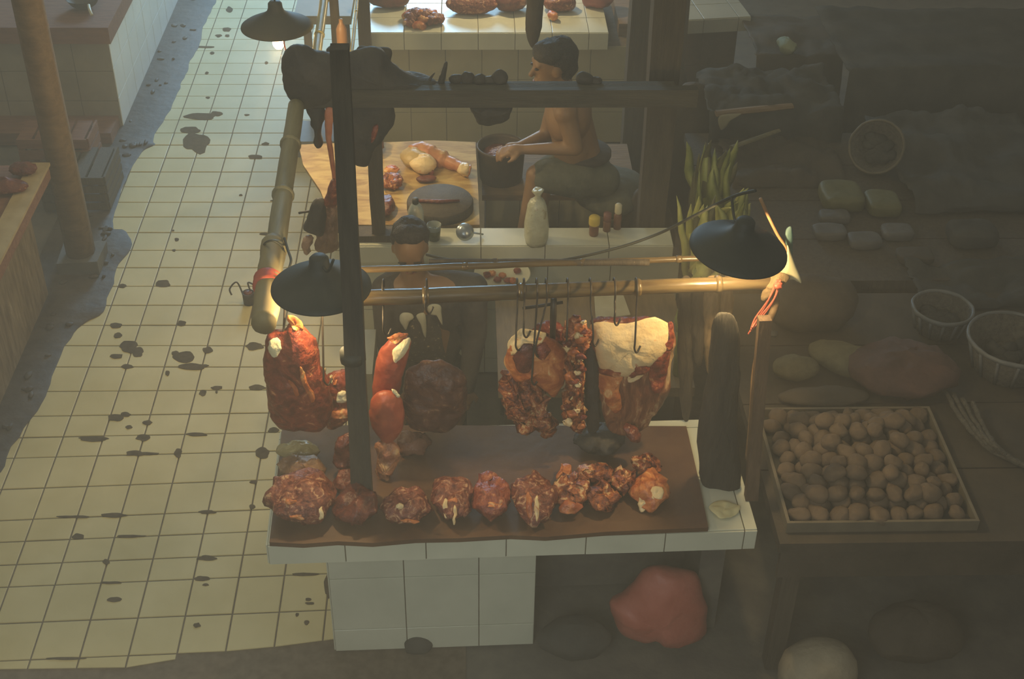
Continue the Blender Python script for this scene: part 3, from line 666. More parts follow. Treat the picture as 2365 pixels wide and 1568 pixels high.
# hooks
def hook(lab, x0, y0, x1, y1, Ym=YB-.06, r=.0042, group=None):
    top = Zp(x0, y0, ZB+.02); a = Vector((top.x, YB, ZB+.04)); bq = Yp(x1, y1, Ym-.045)
    pts = [Vector((a.x, YB+.04, ZB-.005)), Vector((a.x, YB+.035, ZB+.03)), Vector((a.x, YB, ZB+.045)), Vector((a.x, YB-.038, ZB+.025)), Vector((a.x, YB-.042, ZB-.02)), bq+Vector((0, -.012, .05)), bq+Vector((0, -.014, .01)), bq+Vector((.012, .0, -.018)), bq+Vector((.026, .015, .002))]
    o = MB().tube(curve(pts, 5), r, 8).build('meat_hook', M_iron); return tag(o, lab, 'hook', group)
hk = [(885, 665, 887, 765, 'iron hook on the bar above the long red strip'), (985, 665, 984, 715, 'iron hook on the bar above the patterned apron'),
      (1195, 670, 1191, 800, 'first iron hook on the left edge of the cream joint'), (1211, 670, 1209, 770, 'second iron hook reaching behind the cream joint rim'),
      (1240, 665, 1228, 880, 'long iron hook running down over the middle of the cream joint'), (1262, 665, 1237, 815, 'slanting iron hook into the right half of the cream joint'),
      (1312, 670, 1308, 785, 'iron hook holding the knobbly backbone'), (1364, 665, 1368, 790, 'iron hook at the left edge of the pork side'),
      (1419, 660, 1418, 742, 'iron hook into the top of the pork side'), (1468, 650, 1464, 805, 'iron hook piercing the pork side at its right half'),
      (741, 690, 750, 880, 'long thin iron hook below the left lamp holding the small ham'), (652, 700, 656, 830, 'iron hook into the large left ham')]
for x0, y0, x1, y1, lab in hk: hook(lab, x0, y0, x1, y1, Ym=YB-.04, r=.0038)
o = MB().tube([Yp(1279, 690, YB+.02), Yp(1278, 725, YB+.02), Yp(1276, 790, YB+.02)], [.012, .013, .011], 10).build('hanging_bar', M_iron); tag(o, 'thick short black iron bar hanging among the hooks above the cream joint', 'bar')
o = MB().tube([Yp(1207, 712, YB+.03), Yp(1250, 706, YB+.03), Yp(1300, 698, YB+.03)], .006, 8).build('hook_rail', M_iron); tag(o, 'thin cross rail linking hooks behind the bamboo bar', 'rail')
cable('thin dark cord tying the left ham to the bamboo pole end', [Zp(604, 752, 1.6), Yp(612, 750, 3.98), Yp(622, 762, 3.98), Yp(630, 772, 3.98)], .005, M_black, 'tie_cord', 'cord')

# ================================================================== MEAT ON THE FRONT BOARD
def lump(nm, lab, x, y, rx, ry, hz, m, z=ZC+.022, amp=.018, sc=16, seed=0., rot=0., group=None, extra=None, cat='meat'):
    """a lump resting on plane z; rx, ry its half extents in photo pixels"""
    c = Zp(x, y, z); w = (Zp(x+rx, y, z)-c).length; dy = abs(Zp(x, y-ry, z).y-Zp(x, y+ry, z).y)/2*.85
    q = Quaternion((0, 0, 1), rot); b = MB().ell((0, 0, 0), (w, dy, hz), q, 28, 18).jitter(amp, sc, seed)
    lo = min(p.z for p in b.v); b.v = [p+c+Vector((0, 0, -lo*.9)) for p in b.v]
    b.v = [Vector((p.x, p.y, max(p.z, z+.001))) for p in b.v]
    if not extra:
        return tag(b.build(nm, m), lab, cat, group)
    t = thing(nm, lab, cat, c, group); b.build('flesh', m, t)
    for i, (dx, dyy, ex, ey, mm) in enumerate(extra):
        vd = Vector((0, 0, H))
        cand = sorted(b.v, key=lambda q_: (Vector(project(q_))-Vector((x+dx, y+dyy))).length)[:12]
        hit = min(cand, key=lambda q_: (q_-vd).length); n_ = (vd-hit).normalized(); e = ex/580; e2 = ey/520
        qq = Vector((0, 0, 1)).rotation_difference(n_)
        MB().ell(hit-n_*.002, (e, e2, .007), qq, n=16, m=8).jitter(.007, 40, i+seed).build('fat_patch', mm, t)
    return t
lumps = [('big marbled round of beef at the front left corner of the board', 700, 1178, 78, 62, .085, M_marbled, [(-30, -20, 12, 6, M_orangemeat), (45, 5, 6, 16, M_fat), (-10, 20, 22, 5, M_orangemeat)]),
 ('pale fatty cut behind the big marbled round, left edge of the board', 700, 1105, 52, 30, .06, mat('pale_brown_meat', (.20, .10, .05), (.34, .19, .10), 14, .45, bump=.8, c3=(.56, .40, .22), hi=.60, dist=1.5), [(30, -3, 9, 16, M_fat), (-15, -5, 14, 8, M_fat)]),
 ('dark red cut on the board right of the big marbled round', 826, 1192, 50, 46, .065, M_darkmeat, None),
 ('red cut with a white spot on the front of the board, below the main post', 940, 1190, 56, 44, .06, M_marbled, [(-18, -28, 9, 6, M_fat), (10, 10, 20, 4, M_orangemeat)]),
 ('round cut with pale forked sinews, fourth along the front of the board', 1045, 1172, 46, 52, .07, M_marbled, [(-12, 5, 5, 20, M_fat), (8, 18, 4, 20, M_fat), (5, -20, 14, 5, M_orangemeat)]),
 ('round bright red cut, fifth along the front of the board', 1133, 1172, 46, 52, .07, mat('brighter_meat', (.20, .035, .02), (.42, .11, .05), 18, .42, bump=.8, c3=(.66, .34, .16), hi=.6, lo=.4, dist=1.8), [(5, -5, 18, 6, M_orangemeat)]),
 ('round cut with a pale upright fat seam, sixth along the front of the board', 1234, 1178, 50, 60, .075, M_marbled, [(-18, -15, 7, 26, M_orangemeat), (8, -5, 5, 26, M_fat)]),
 ('cut with a big orange fat patch at its front on the right of the board', 1318, 1158, 42, 42, .055, M_rib, [(2, 18, 26, 14, M_orangemeat)]),
 ('small pale knob of meat behind the fat-patched cut', 1305, 1106, 18, 14, .035, M_orangemeat, None),
 ('reddish trimmings in the middle of the right heap, front', 1392, 1165, 36, 34, .045, M_rib, [(-8, 8, 7, 8, M_orangemeat)]),
 ('reddish trimmings in the middle of the right heap, back', 1375, 1115, 40, 22, .045, M_rib, None),
 ('small meat scraps between the right heap and the pale knuckle', 1440, 1130, 26, 32, .04, M_rib, None),
 ('pale fatty knuckle at the right end of the board', 1500, 1150, 44, 42, .06, M_orangemeat, [(14, -12, 18, 14, M_fat), (-22, 10, 10, 16, M_fat)]),
 ('small red piece behind the pale knuckle at the right end', 1490, 1096, 30, 18, .04, M_rib, None),
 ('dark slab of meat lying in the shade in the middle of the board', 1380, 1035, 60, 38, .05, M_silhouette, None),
 ('reddish trimmings beside the upright strip right of the main post', 955, 1040, 40, 30, .05, mat('dull_meat', (.20, .08, .045), (.28, .13, .07), 16, .5, bump=.6), None),
 ('narrow red scraps just left of the front foot of the main post', 800, 1130, 24, 26, .04, M_darkmeat, None)]
for i, (lab, x, y, rx, ry, hz, m, ex) in enumerate(lumps):
    lump('meat_cut', lab, x, y, rx, ry, hz*.8, m, seed=i*2.3, amp=.026 if m is M_rib else .024, sc=30 if m is M_rib else 17, extra=ex)
# glossy plastic wrapped packet with glints
c = Zp(690, 1052, ZC+.022)
b = MB().ell((0, 0, 0), (.085, .05, .03), n=26, m=16).jitter(.012, 40, 3); b.v = [p+c+Vector((0, 0, .028)) for p in b.v]
tag(b.build('plastic_packet', mat('yellowish_plastic', (.34, .27, .12), (.44, .36, .18), 12, .12, bump=.6)), 'yellowish plastic-wrapped packet glinting on the left of the board', 'packet')

# ================================================================== ITEMS ON THE MIDDLE LEDGE
def bottle(lab, x, y, prof, m, capm=None, capprof=None, group=None, nm='bottle', cat='bottle', jit=0., water=None):
    p = Zp(x, y, ZC+.001); t = thing(nm, lab, cat, p, group)
    b = MB().lathe(p, prof, 28)
    if jit: b.jitter(jit, 18, x)
    b.build('container', m, t)
    if capm: MB().lathe(p, capprof, 24).build('cap', capm, t)
    return t
bottle('clear crumpled plastic water bottle with a dark cap behind the dark head', 962, 548, [(.0, .0), (.036, .0), (.040, .02), (.036, .04), (.040, .08), (.037, .11), (.040, .15), (.030, .18), (.014, .20), (.0, .202)], M_glass, M_black, [(.016, .195), (.016, .222), (0, .223)], jit=.004)
bottle('glass cup with dark green contents beside the dark head on the ledge', 1003, 552, [(0, 0), (.028, 0), (.036, .085), (.034, .085), (.027, .004), (0, .005)], M_glass, nm='cup', cat='cup')
MBc = MB().lathe(Zp(1003, 552, ZC+.007), [(0, 0), (.025, 0), (.031, .05), (0, .051)], 20)
o = MBc.build('drink', mat('dark_green_drink', (.10, .11, .04), (.14, .14, .05), 9, .2)); tag(o, 'dark green drink inside the glass cup on the ledge', 'drink')
p = Zp(1074, 552, ZC+.001)
t = thing('steel_bowl', 'round grey-blue steel bowl leaning on the ledge with a bright glint', 'bowl', p)
MB().lathe(p+Vector((0, .0, .042)), [(0, .022), (.02, .021), (.036, .012), (.043, 0), (.045, -.002), (.043, -.004), (.034, .008), (.018, .016), (0, .017)], 36, (.1, -.75, .65)).build('bowl_body', M_steel, t)
MB().tube([p+Vector((.04, .01, .03)), p+Vector((.09, .03, .008))], .005, 8).build('handle', M_steel, t)
p = Zp(1238, 560, ZC+.001)
b = MB().lathe(p, [(0, 0), (.050, 0), (.060, .03), (.062, .10), (.055, .16), (.046, .21), (.035, .24), (.018, .255), (.012, .275), (.028, .30), (.02, .305), (0, .30)], 30).jitter(.008, 16, 4)
t = thing('plastic_bag', 'tall tied translucent plastic bag of pale food standing on the ledge', 'bag', p)
b.build('bag_film', mat('milky_plastic', (.50, .49, .33), (.62, .62, .46), 14, .25, bump=.5, c3=(.40, .34, .19), hi=.6), t)
bottle('jar with a round yellow lid on the ledge, leftmost of the three small containers', 1371, 542, [(0, 0), (.022, 0), (.024, .01), (.024, .055), (.020, .062), (0, .063)], M_jar, M_yellow, [(.026, .060), (.028, .066), (.028, .10), (.024, .106), (0, .107)], nm='jar', cat='jar')
bottle('small dark red capped jar between the yellow-lidded jar and the cream-capped bottle', 1401, 532, [(0, 0), (.019, 0), (.020, .05), (.016, .058), (0, .059)], M_jar, mat('maroon_cap', (.20, .08, .07), (.26, .11, .09), 9, .5), [(.020, .057), (.020, .10), (0, .101)], nm='jar', cat='jar')
bottle('slim brown bottle with a cream cap, rightmost container on the ledge', 1425, 527, [(0, 0), (.019, 0), (.020, .075), (.012, .09), (0, .091)], M_jar, M_cream, [(.016, .088), (.018, .094), (.018, .135), (.012, .142), (0, .143)])
# ================================================================== ON THE CUTTING BOARD (middle stall)
ZM = ZC+.006
c = Zp(1016, 480, ZC+.05)
t = thing('chopping_block', 'large round dark chopping block on the middle stall behind the water bottle', 'block', (c.x, c.y, ZM))
rb = (Zp(1092, 478, ZC+.05)-Zp(940, 478, ZC+.05)).length/2
cy0 = Zp(1016, 478, ZC+.05)
cyb = Vector((cy0.x, max(cy0.y, 5.79+rb*.98), ZM))
MB().lathe(cyb, [(0, 0), (rb*1.02, 0), (rb*1.02, .04), (rb, .047), (rb*.985, .05)], 48).build('drum', M_darkwood, t)
MB().lathe(cyb+Vector((0, 0, .038)), [(0, .011), (rb*.5, .0105), (rb*.99, .012), (rb*.985, .004), (0, .002)][::-1], 48).build('cut_face', mat('worn_block_face', (.15, .085, .045), (.21, .13, .07), 9, .7, bump=.3), t)
o = MB().tube([cyb+Vector((-.13, -.02, .058)), cyb+Vector((.0, -.03, .058)), cyb+Vector((.10, -.02, .058))], [.010, .012, .007], 8).build('meat_strip', M_darkmeat); tag(o, 'thin red meat strip across the round chopping block', 'meat')
# leg of meat
t = thing('leg_of_meat', 'skinned leg of meat with a pale rounded haunch on the ochre board', 'meat', Zp(1000, 370, ZM))
L_ = lambda x, y, dz: Zp(x, y, ZM+dz)
MB().tube(curve([L_(938, 372, .035), L_(950, 360, .045), L_(975, 354, .05), L_(1000, 362, .042), L_(1030, 372, .030), L_(1055, 382, .032), L_(1075, 392, .04), L_(1086, 396, .035)], 5), [.02]*3+[.035]*3+[.055]*4+[.060]*5+[.050]*5+[.038]*5+[.03]*5+[.032]*3+[.036]*2+[.022]*1, 18).jitter(.008, 12, 1).build('shank', mat('pinkish_meat', (.45, .17, .08), (.58, .28, .12), 10, .42, bump=.5, c3=(.68, .5, .24), hi=.62), t)
MB().ell(L_(962, 362, .05), (.085, .10, .048), n=24, m=14).jitter(.012, 12, 2).build('haunch', mat('tan_fat', (.46, .32, .13), (.58, .42, .18), 10, .45, bump=.4), t)
MB().ell(L_(1072, 392, .045), (.035, .05, .035), n=16, m=10).jitter(.012, 25, 2).build('knuckle', M_fat, t)
lump('meat_cut', 'pale half joint with a red cut face in front of the leg of meat', 978, 398, 32, 16, .05, M_fat, z=ZM, amp=.010, seed=3, rot=-.3, extra=[(16, 6, 10, 8, M_meat)])
lump('meat_cut', 'dark trimmings on the ochre board left of the pale half joint', 905, 432, 28, 16, .03, M_rib, z=ZM, amp=.014, sc=30, seed=5)
lump('meat_cut', 'orange meat bits near the post on the ochre board', 905, 400, 18, 9, .02, M_orangemeat, z=ZM, amp=.01, sc=30, seed=6)
lump('meat_cut', 'brown-red chunk in front of the dark post on the ochre board', 890, 490, 22, 24, .04, M_darkmeat, z=ZM, amp=.012, sc=20, seed=7)
lump('meat_cut', 'reddish chunk at the back left of the ochre board', 872, 350, 14, 22, .04, M_darkmeat, z=ZM, amp=.012, sc=20, seed=8)
lump('meat_cut', 'long dark piece in the shade in front of the leg of meat', 985, 420, 24, 7, .02, M_darkmeat, z=ZM, amp=.006, sc=20, seed=9)
# bucket in the pit and tray
c = Vector((Zp(1158, 400, .70).x, by+.17, .636))
t = thing('bucket', 'squat dark bucket with dark offal standing between the ochre board and the seated person', 'bucket', c)
MB().lathe(c, [(0, 0), (.115, 0), (.12, .01), (.133, .19), (.140, .20), (.133, .21), (.125, .19), (.11, .03), (0, .03)], 36).build('bucket_body', mat('dark_brown_plastic', (.05, .037, .027), (.09, .06, .04), 12, .6), t)
MB().lathe(c+Vector((0, 0, .14)), [(0, 0), (.115, 0), (.10, .02), (.05, .035), (0, .03)], 28).jitter(.014, 18).build('offal', M_darkmeat, t)
p = Zp(1160, 640, .72)
t = thing('white_tray', 'white tray holding red meat scraps in front of the ledge', 'tray', p)
MB().lathe(Vector((0, 0, 0)), [(0, 0), (.115, 0), (.15, .025), (.155, .026), (.15, .018), (.115, -.006), (0, -.006)], 40)
b = MB().lathe(p, [(0, 0), (.10, 0), (.135, .025), (.14, .025), (.10, -.006), (0, -.006)], 36); b.build('tray_body', M_tray, t)
b = MB()
for i in range(9): b.ell(p+Vector((random.uniform(-.07, .07), random.uniform(-.06, .06), .014)), (.022, .018, .012), n=10, m=6)
for i in range(7):
    q = p+Vector((-.075+.025*i, random.uniform(-.05, .05), .001))
    o = MB().ell(q+Vector((0, 0, .012)), (.02, .02, .012), n=12, m=8).jitter(.006, 50, i).build('meat_scrap', M_orangemeat if i % 2 else M_meat)
    tag(o, 'small red and orange meat scrap lying in the white tray', 'meat', 'meat scraps in the white tray')
# low table carrying the tray and paper in the seller's space
t = thing('low_table', 'low brown wooden table behind the hanging meat in the foreground stall', 'table', (.55, 4.95, 0))
MB().box((.13, 4.62, .66), (1.0, 5.38, .71)).build('tabletop', mat('table_brown', (.19, .13, .07), (.27, .19, .10), 5, .7, bump=.2, stretch=(6, 1, 6)), t, False)
for x in (.16, .93):
    for y in (4.65, 5.3): MB().box((x, y, 0), (x+.05, y+.05, .66)).build('leg', M_darkwood, t, False)
slabpoly('paper_sheet', [(1372, 680), (1440, 682), (1456, 726), (1376, 738)], .711, .716, mat('stained_paper', (.52, .48, .34), (.60, .56, .42), 12, .8, c3=(.5, .22, .14), hi=.68), None, 'pale paper sheet with a red stain behind the pork side', 'paper')
slabpoly('paper_sheet', [(1150, 684), (1196, 686), (1190, 692), (1156, 694)], .711, .714, M_palecloth, None, 'narrow pale paper edge showing under the bamboo bar', 'paper')
o = MB().box((.26, 4.30, .0), (.62, 4.58, .42)).build('white_box', mat('pale_box', (.42, .44, .36), (.5, .52, .43), 12, .7), None, False); tag(o, 'pale box standing on the floor left of the cream joint', 'box')
# pale plastic strip standing left of the second seller
o = MB().box((-.50, 4.62, 0), (-.42, 4.95, .80)).build('upright_board', mat('grey_pale_panel', (.34, .34, .27), (.42, .42, .33), 5, .6), None, False); tag(o, 'narrow pale upright panel right of the main post', 'panel')

# ================================================================== LEFT: ITEMS HANGING BY THE MIDDLE RACK
def dark_hang(nm, lab, ol, Y, th, m=M_silhouette, seed=0., amp=.012, sc=12, cat='meat'):
    return tag(pillow(ol, lambda x, y: Yp(x, y, Y), (0, -1, 0), th, amp, sc, seed).build(nm, m), lab, cat)
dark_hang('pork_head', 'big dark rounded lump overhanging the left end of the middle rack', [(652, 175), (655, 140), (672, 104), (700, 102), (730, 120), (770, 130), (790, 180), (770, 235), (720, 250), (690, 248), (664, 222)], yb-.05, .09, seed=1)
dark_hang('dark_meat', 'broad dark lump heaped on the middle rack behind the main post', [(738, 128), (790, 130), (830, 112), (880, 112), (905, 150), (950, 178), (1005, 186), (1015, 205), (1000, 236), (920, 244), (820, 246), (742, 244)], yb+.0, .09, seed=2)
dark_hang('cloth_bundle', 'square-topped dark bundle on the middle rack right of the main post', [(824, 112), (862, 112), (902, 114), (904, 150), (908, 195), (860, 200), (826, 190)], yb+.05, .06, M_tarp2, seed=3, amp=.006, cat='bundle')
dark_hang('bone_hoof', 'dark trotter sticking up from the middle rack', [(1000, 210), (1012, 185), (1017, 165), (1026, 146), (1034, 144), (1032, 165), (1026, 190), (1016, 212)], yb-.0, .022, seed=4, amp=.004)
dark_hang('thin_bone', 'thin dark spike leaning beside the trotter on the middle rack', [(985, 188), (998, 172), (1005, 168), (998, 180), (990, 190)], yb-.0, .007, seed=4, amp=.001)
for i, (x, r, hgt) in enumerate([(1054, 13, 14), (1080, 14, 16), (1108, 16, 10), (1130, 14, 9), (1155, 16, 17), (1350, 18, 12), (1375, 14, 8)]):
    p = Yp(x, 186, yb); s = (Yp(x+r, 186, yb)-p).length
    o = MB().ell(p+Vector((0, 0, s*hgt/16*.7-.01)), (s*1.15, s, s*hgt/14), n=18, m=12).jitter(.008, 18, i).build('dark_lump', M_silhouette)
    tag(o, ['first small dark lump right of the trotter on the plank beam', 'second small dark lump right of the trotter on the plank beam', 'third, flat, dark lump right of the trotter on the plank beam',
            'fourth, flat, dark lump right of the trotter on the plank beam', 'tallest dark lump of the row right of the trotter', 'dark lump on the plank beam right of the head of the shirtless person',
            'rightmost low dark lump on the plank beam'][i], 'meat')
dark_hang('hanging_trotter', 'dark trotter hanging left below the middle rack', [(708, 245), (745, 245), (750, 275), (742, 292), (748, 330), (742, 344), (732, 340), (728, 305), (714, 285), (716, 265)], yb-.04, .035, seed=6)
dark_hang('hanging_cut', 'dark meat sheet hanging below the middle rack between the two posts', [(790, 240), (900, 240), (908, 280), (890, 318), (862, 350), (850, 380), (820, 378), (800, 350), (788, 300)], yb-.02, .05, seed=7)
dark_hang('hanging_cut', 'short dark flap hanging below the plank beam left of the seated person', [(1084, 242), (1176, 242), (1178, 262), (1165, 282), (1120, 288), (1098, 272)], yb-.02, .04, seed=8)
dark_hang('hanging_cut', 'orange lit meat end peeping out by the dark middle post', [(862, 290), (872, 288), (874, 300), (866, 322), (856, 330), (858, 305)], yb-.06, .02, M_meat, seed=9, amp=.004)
dark_hang('red_strip', 'long red strip of meat hanging along the left side of the main post', [(752, 252), (768, 250), (770, 275), (764, 300), (768, 340), (774, 380), (776, 420), (770, 428), (764, 380), (754, 330), (750, 290)], yb-.10, .022, mat('bright_red_meat', (.52, .15, .08), (.66, .26, .13), 16, .45, bump=.4), seed=10, amp=.004)
dark_hang('red_strip', 'red rounded meat piece hanging lower beside the main post', [(756, 440), (766, 416), (780, 420), (784, 460), (774, 480), (748, 470)], yb-.12, .04, M_meat, seed=11, amp=.006)
t = thing('offal_bundle', 'dark liver hanging with reddish offal beside the bamboo pole', 'meat', Yp(730, 520, yb-.12))
pillow([(722, 462), (748, 460), (756, 490), (750, 530), (742, 545), (728, 542), (702, 530), (708, 505)], lambda x, y: Yp(x, y, yb-.12+0), (0, -1, 0), .05, .008, 12, 1.).build('liver', M_silhouette, t)
pillow([(735, 500), (758, 470), (780, 480), (782, 540), (775, 580), (740, 580), (730, 560)], lambda x, y: Yp(x, y, yb-.12+.05), (0, -1, 0), .05, .014, 22, 2.).build('lung', mat('brown_offal', (.17, .09, .06), (.26, .15, .10), 20, .45, bump=.6, c3=(.45, .25, .16), hi=.66), t)
pillow([(698, 560), (706, 545), (722, 548), (718, 570), (712, 588), (700, 582)], lambda x, y: Yp(x, y, yb-.12+-.03), (0, -1, 0), .03, .01, 30, 3.).build('gut_curl', mat('pink_offal', (.42, .24, .15), (.52, .32, .20), 20, .45, bump=.6), t)
MB().tube(curve([Yp(690, 492, yb-.14), Yp(700, 490, yb-.14), Yp(716, 488, yb-.12)], 5), .006, 8).build('hook', M_iron, t)
t = thing('small_tin', 'small dark tin with bent wires on the tiled floor left of the pole end', 'tin', Zp(576, 702, 0))
c = Zp(576, 700, 0); MB().lathe(c, [(0, 0), (.032, 0), (.034, .05), (.034, .075), (.03, .075), (.028, .01), (0, .01)], 20).build('tin_body', M_iron, t)
MB().tube(curve([c+Vector((-.03, 0, .06)), c+Vector((-.06, .02, .13)), c+Vector((-.10, .0, .10)), c+Vector((-.09, -.02, .07))], 6), .005, 8).build('wire', M_iron, t)
MB().tube(curve([c+Vector((.02, 0, .06)), c+Vector((.0, .03, .12)), c+Vector((.04, .03, .10))], 6), .005, 8).build('wire', M_iron, t)
MB().ell(c+Vector((0, 0, .07)), (.026, .026, .012), n=12, m=6).build('contents', M_darkmeat, t)
# added block: cool light on a dark patch put into its grey-blue colour
p = Zp(718, 318, .0)
o = MB().box((p.x-.10, p.y-.28, 0), (p.x+.22, p.y+.02, .12)).build('cool_patch', mat('cool_light_patch', (.12, .14, .15), (.18, .20, .21), 9, .5), None, False); tag(o, 'low block added for the cool-lit patch under the left end of the middle rack', 'box')
# ================================================================== FAR COUNTER
for i in range(26):
    a = random.uniform(0, 2*PI); r = random.random()**.6
    c = Zp(975+44*r*math.cos(a), 46+13*r*math.sin(a), ZC+.02)
    o = MB().ell(c+Vector((0, 0, .045*(1-r*r))), (.045, .04, .028), n=12, m=8).jitter(.014, 30, i).build('meat_chunk', M_marbled if i % 3 else M_orangemeat)
    tag(o, 'reddish minced chunk in the heap on the far tiled counter', 'meat', 'chunks in the heap on the far counter')
for i, (x, y, rx, hz, m, lab) in enumerate([(1090, 28, 60, .06, M_marbled, 'dull red joint lying at the back of the far counter, right of the heap'), (1180, 24, 40, .07, M_darkmeat, 'dark joint at the back of the far counter, left of the hanging cloth'),
     (1290, 22, 40, .06, M_marbled, 'brown-red joint at the back of the far counter, right of the hanging cloth'), (1380, 14, 40, .08, mat('purple_red_meat', (.34, .10, .09), (.42, .14, .12), 12, .45, bump=.5), 'purplish red joint at the right end of the far counter'),
     (900, 14, 50, .08, M_darkmeat, 'dark red joint at the back left of the far counter'), (1275, 45, 12, .03, M_orangemeat, 'small red scrap beside the hanging cloth on the far counter')]):
    lump('meat_cut', lab, x, y, rx, 8 if i == 5 else 14, hz, m, z=ZC+.001, amp=.016, sc=12, seed=20+i)
t = thing('hanging_cloth', 'dark cloth strip hanging down in front of the far counter above the head', 'cloth', Yp(1236, 20, 6.9))
pillow([(1214, -60), (1258, -60), (1258, -10), (1254, 40), (1250, 70), (1240, 100), (1228, 110), (1218, 85), (1213, 60), (1216, 10)], lambda x, y: Yp(x, y, 6.9), (0, -1, 0), .03, .006, 9, 3.).build('cloth', M_tarp2, t)
o = MB().lathe(Zp(792, 122, 1.2), [(0, 0), (.028, 0), (.03, .02), (.03, .14), (.02, .165), (.011, .18), (.011, .20), (0, .201)], 24).build('orange_bottle', mat('orange_plastic', (.42, .20, .09), (.52, .27, .12), 9, .4)); tag(o, 'orange-brown bottle hanging at the top left between the canes', 'bottle')
o = MB().lathe(Zp(780, 126, 1.2), [(0, 0), (.012, 0), (.012, .012), (0, .013)], 14).build('glass_knob', M_glass); tag(o, 'tiny glassy knob beside the orange-brown bottle at top left', 'knob')
hb = Zp(1428, 48, .80); o = MB().box((hb.x-.0, hb.y-.05, .0), (hb.x+.16, hb.y+.6, .80)).build('brown_stand', M_brownwood, None, False); tag(o, 'brown wooden stand at the right end of the far counter', 'stand')
# yellowish table far left top (behind lamp)
p = Zp(690, 30, .8); t = thing('small_table', 'brown table behind the glowing lamp at the top', 'table', (p.x, p.y+.3, 0))
MB().box((p.x-.03, p.y-.05, .74), (p.x+.35, p.y+1.2, .80)).build('tabletop', mat('tan_wood', (.28, .24, .16), (.34, .29, .20), 9, .6), t, False)
for x in (p.x+.02, p.x+.28): MB().box((x, p.y, 0), (x+.05, p.y+.05, .74)).build('leg', M_darkwood, t, False)

# ================================================================== PEOPLE
def head_blobs(c, f, r=1.):
    """c head centre, f facing (horizontal unit); returns blobs, and helper axes"""
    c = Vector(c); f = Vector(f).normalized(); s = f.cross(Vector((0, 0, 1))).normalized(); u = s.cross(f).normalized()
    q = Matrix((s, f, u)).transposed().to_quaternion()
    B = [('e', c+u*.02*r, (.072*r, .090*r, .095*r), q), ('e', c+f*.02*r-u*.045*r, (.056*r, .066*r, .070*r), q), ('e', c+f*.035*r-u*.09*r, (.034*r, .034*r, .026*r), q),
         ('c', c+f*.083*r+u*.012*r, .008*r, c+f*.105*r-u*.022*r, .014*r), ('e', c+f*.084*r-u*.058*r, (.024*r, .012*r, .008*r), q),
         ('e', c+s*.073*r-u*.005*r, (.010*r, .02*r, .032*r), q), ('e', c-s*.073*r-u*.005*r, (.010*r, .02*r, .032*r), q),
         ('c', c+f*.078*r+u*.030*r-s*.04*r, .010*r, c+f*.078*r+u*.030*r+s*.04*r, .010*r)]
    return B, f, s, u, q
def hand_blobs(w, d, palm_n, r=1., curl=.5):
    """w wrist, d direction of the hand, palm_n palm normal; fingers curl towards palm_n"""
    w = Vector(w); d = Vector(d).normalized(); n = Vector(palm_n); n = (n-d*n.dot(d)).normalized(); s = d.cross(n)
    B = [('c', w, .024*r, w+d*.05*r, .030*r), ('c', w+d*.05*r-s*.018*r, .019*r, w+d*.075*r+s*.022*r, .019*r)]
    for i, L in enumerate((.062, .074, .070, .055)):
        p = w+d*.085*r+s*(.030-.020*i)*r; a = curl*.6; d1 = (d*math.cos(a)+n*math.sin(a)); a2 = curl*1.7; d2 = (d*math.cos(a2)+n*math.sin(a2))
        B += [('c', p-d*.02*r, .0105*r, p+d1*L*.5*r, .0095*r), ('c', p+d1*L*.5*r, .0095*r, p+d1*L*.5*r+d2*L*.5*r, .008*r)]
    p = w+d*.03*r+s*.028*r; d1 = (d*.6+s*.7+n*.3).normalized(); d2 = (d*.9+s*.1+n*.4).normalized()
    B += [('c', p, .013*r, p+d1*.04*r, .011*r), ('c', p+d1*.04*r, .011*r, p+d1*.04*r+d2*.03*r, .009*r)]
    return B
# --- seated shirtless person on the right of the middle stall (profile, facing left)
YM = 6.32
hd = Yp(1276, 150, YM); nk = Yp(1298, 196, YM); ch = Yp(1312, 262, YM); wa = Yp(1322, 330, YM); hp = Yp(1345, 392, YM)
t = thing('person', 'shirtless person with black hair in grey-green shorts seated sideways at the cutting board', 'person', (hp.x, YM, .635))
B, f_, s_, u_, q_ = head_blobs(hd, (-.95, -.25, -.12), 1.12)
shN = Vector((nk.x+.01, YM-.17, nk.z-.075)); shF = Vector((nk.x+.01, YM+.17, nk.z-.075))
knN = Yp(1240, 405, YM-.12); knF = Yp(1258, 398, YM+.10); anN = Vector((knN.x-.09, knN.y-.06, .40)); anF = Vector((knF.x-.05, knF.y-.10, .40))
elN = Yp(1328, 342, YM-.20); wrN = Yp(1212, 345, YM-.16); elF = Yp(1262, 312, YM+.14); wrF = Yp(1200, 338, YM+.02)
hN = Vector((hp.x, YM-.09, hp.z)); hF = Vector((hp.x, YM+.09, hp.z))
B += [('c', hd+Vector((.03, 0, -.04)), .055, nk+Vector((0, 0, -.04)), .058), ('c', nk+Vector((0, 0, -.05)), .07, ch, .12),
      ('e', ch, (.125, .175, .16)), ('e', wa, (.11, .15, .15)), ('e', hp, (.125, .17, .12)), ('c', ch, .12, hp, .12),
      ('c', shN+Vector((0, .05, 0)), .06, shN, .062), ('c', shF-Vector((0, .05, 0)), .06, shF, .062), ('c', shN, .06, shF, .06),
      ('c', shN, .056, elN, .042), ('c', elN, .041, wrN, .027), ('c', shF, .056, elF, .042), ('c', elF, .041, wrF, .027),
      ('c', hN, .095, knN, .060), ('c', hF, .095, knF, .060), ('c', knN, .056, anN, .036), ('c', knF, .056, anF, .036),
      ('c', anN+Vector((0, 0, -.03)), .034, anN+Vector((-.14, -.02, -.045)), .028), ('c', anF+Vector((0, 0, -.03)), .034, anF+Vector((-.14, -.02, -.045)), .028)]
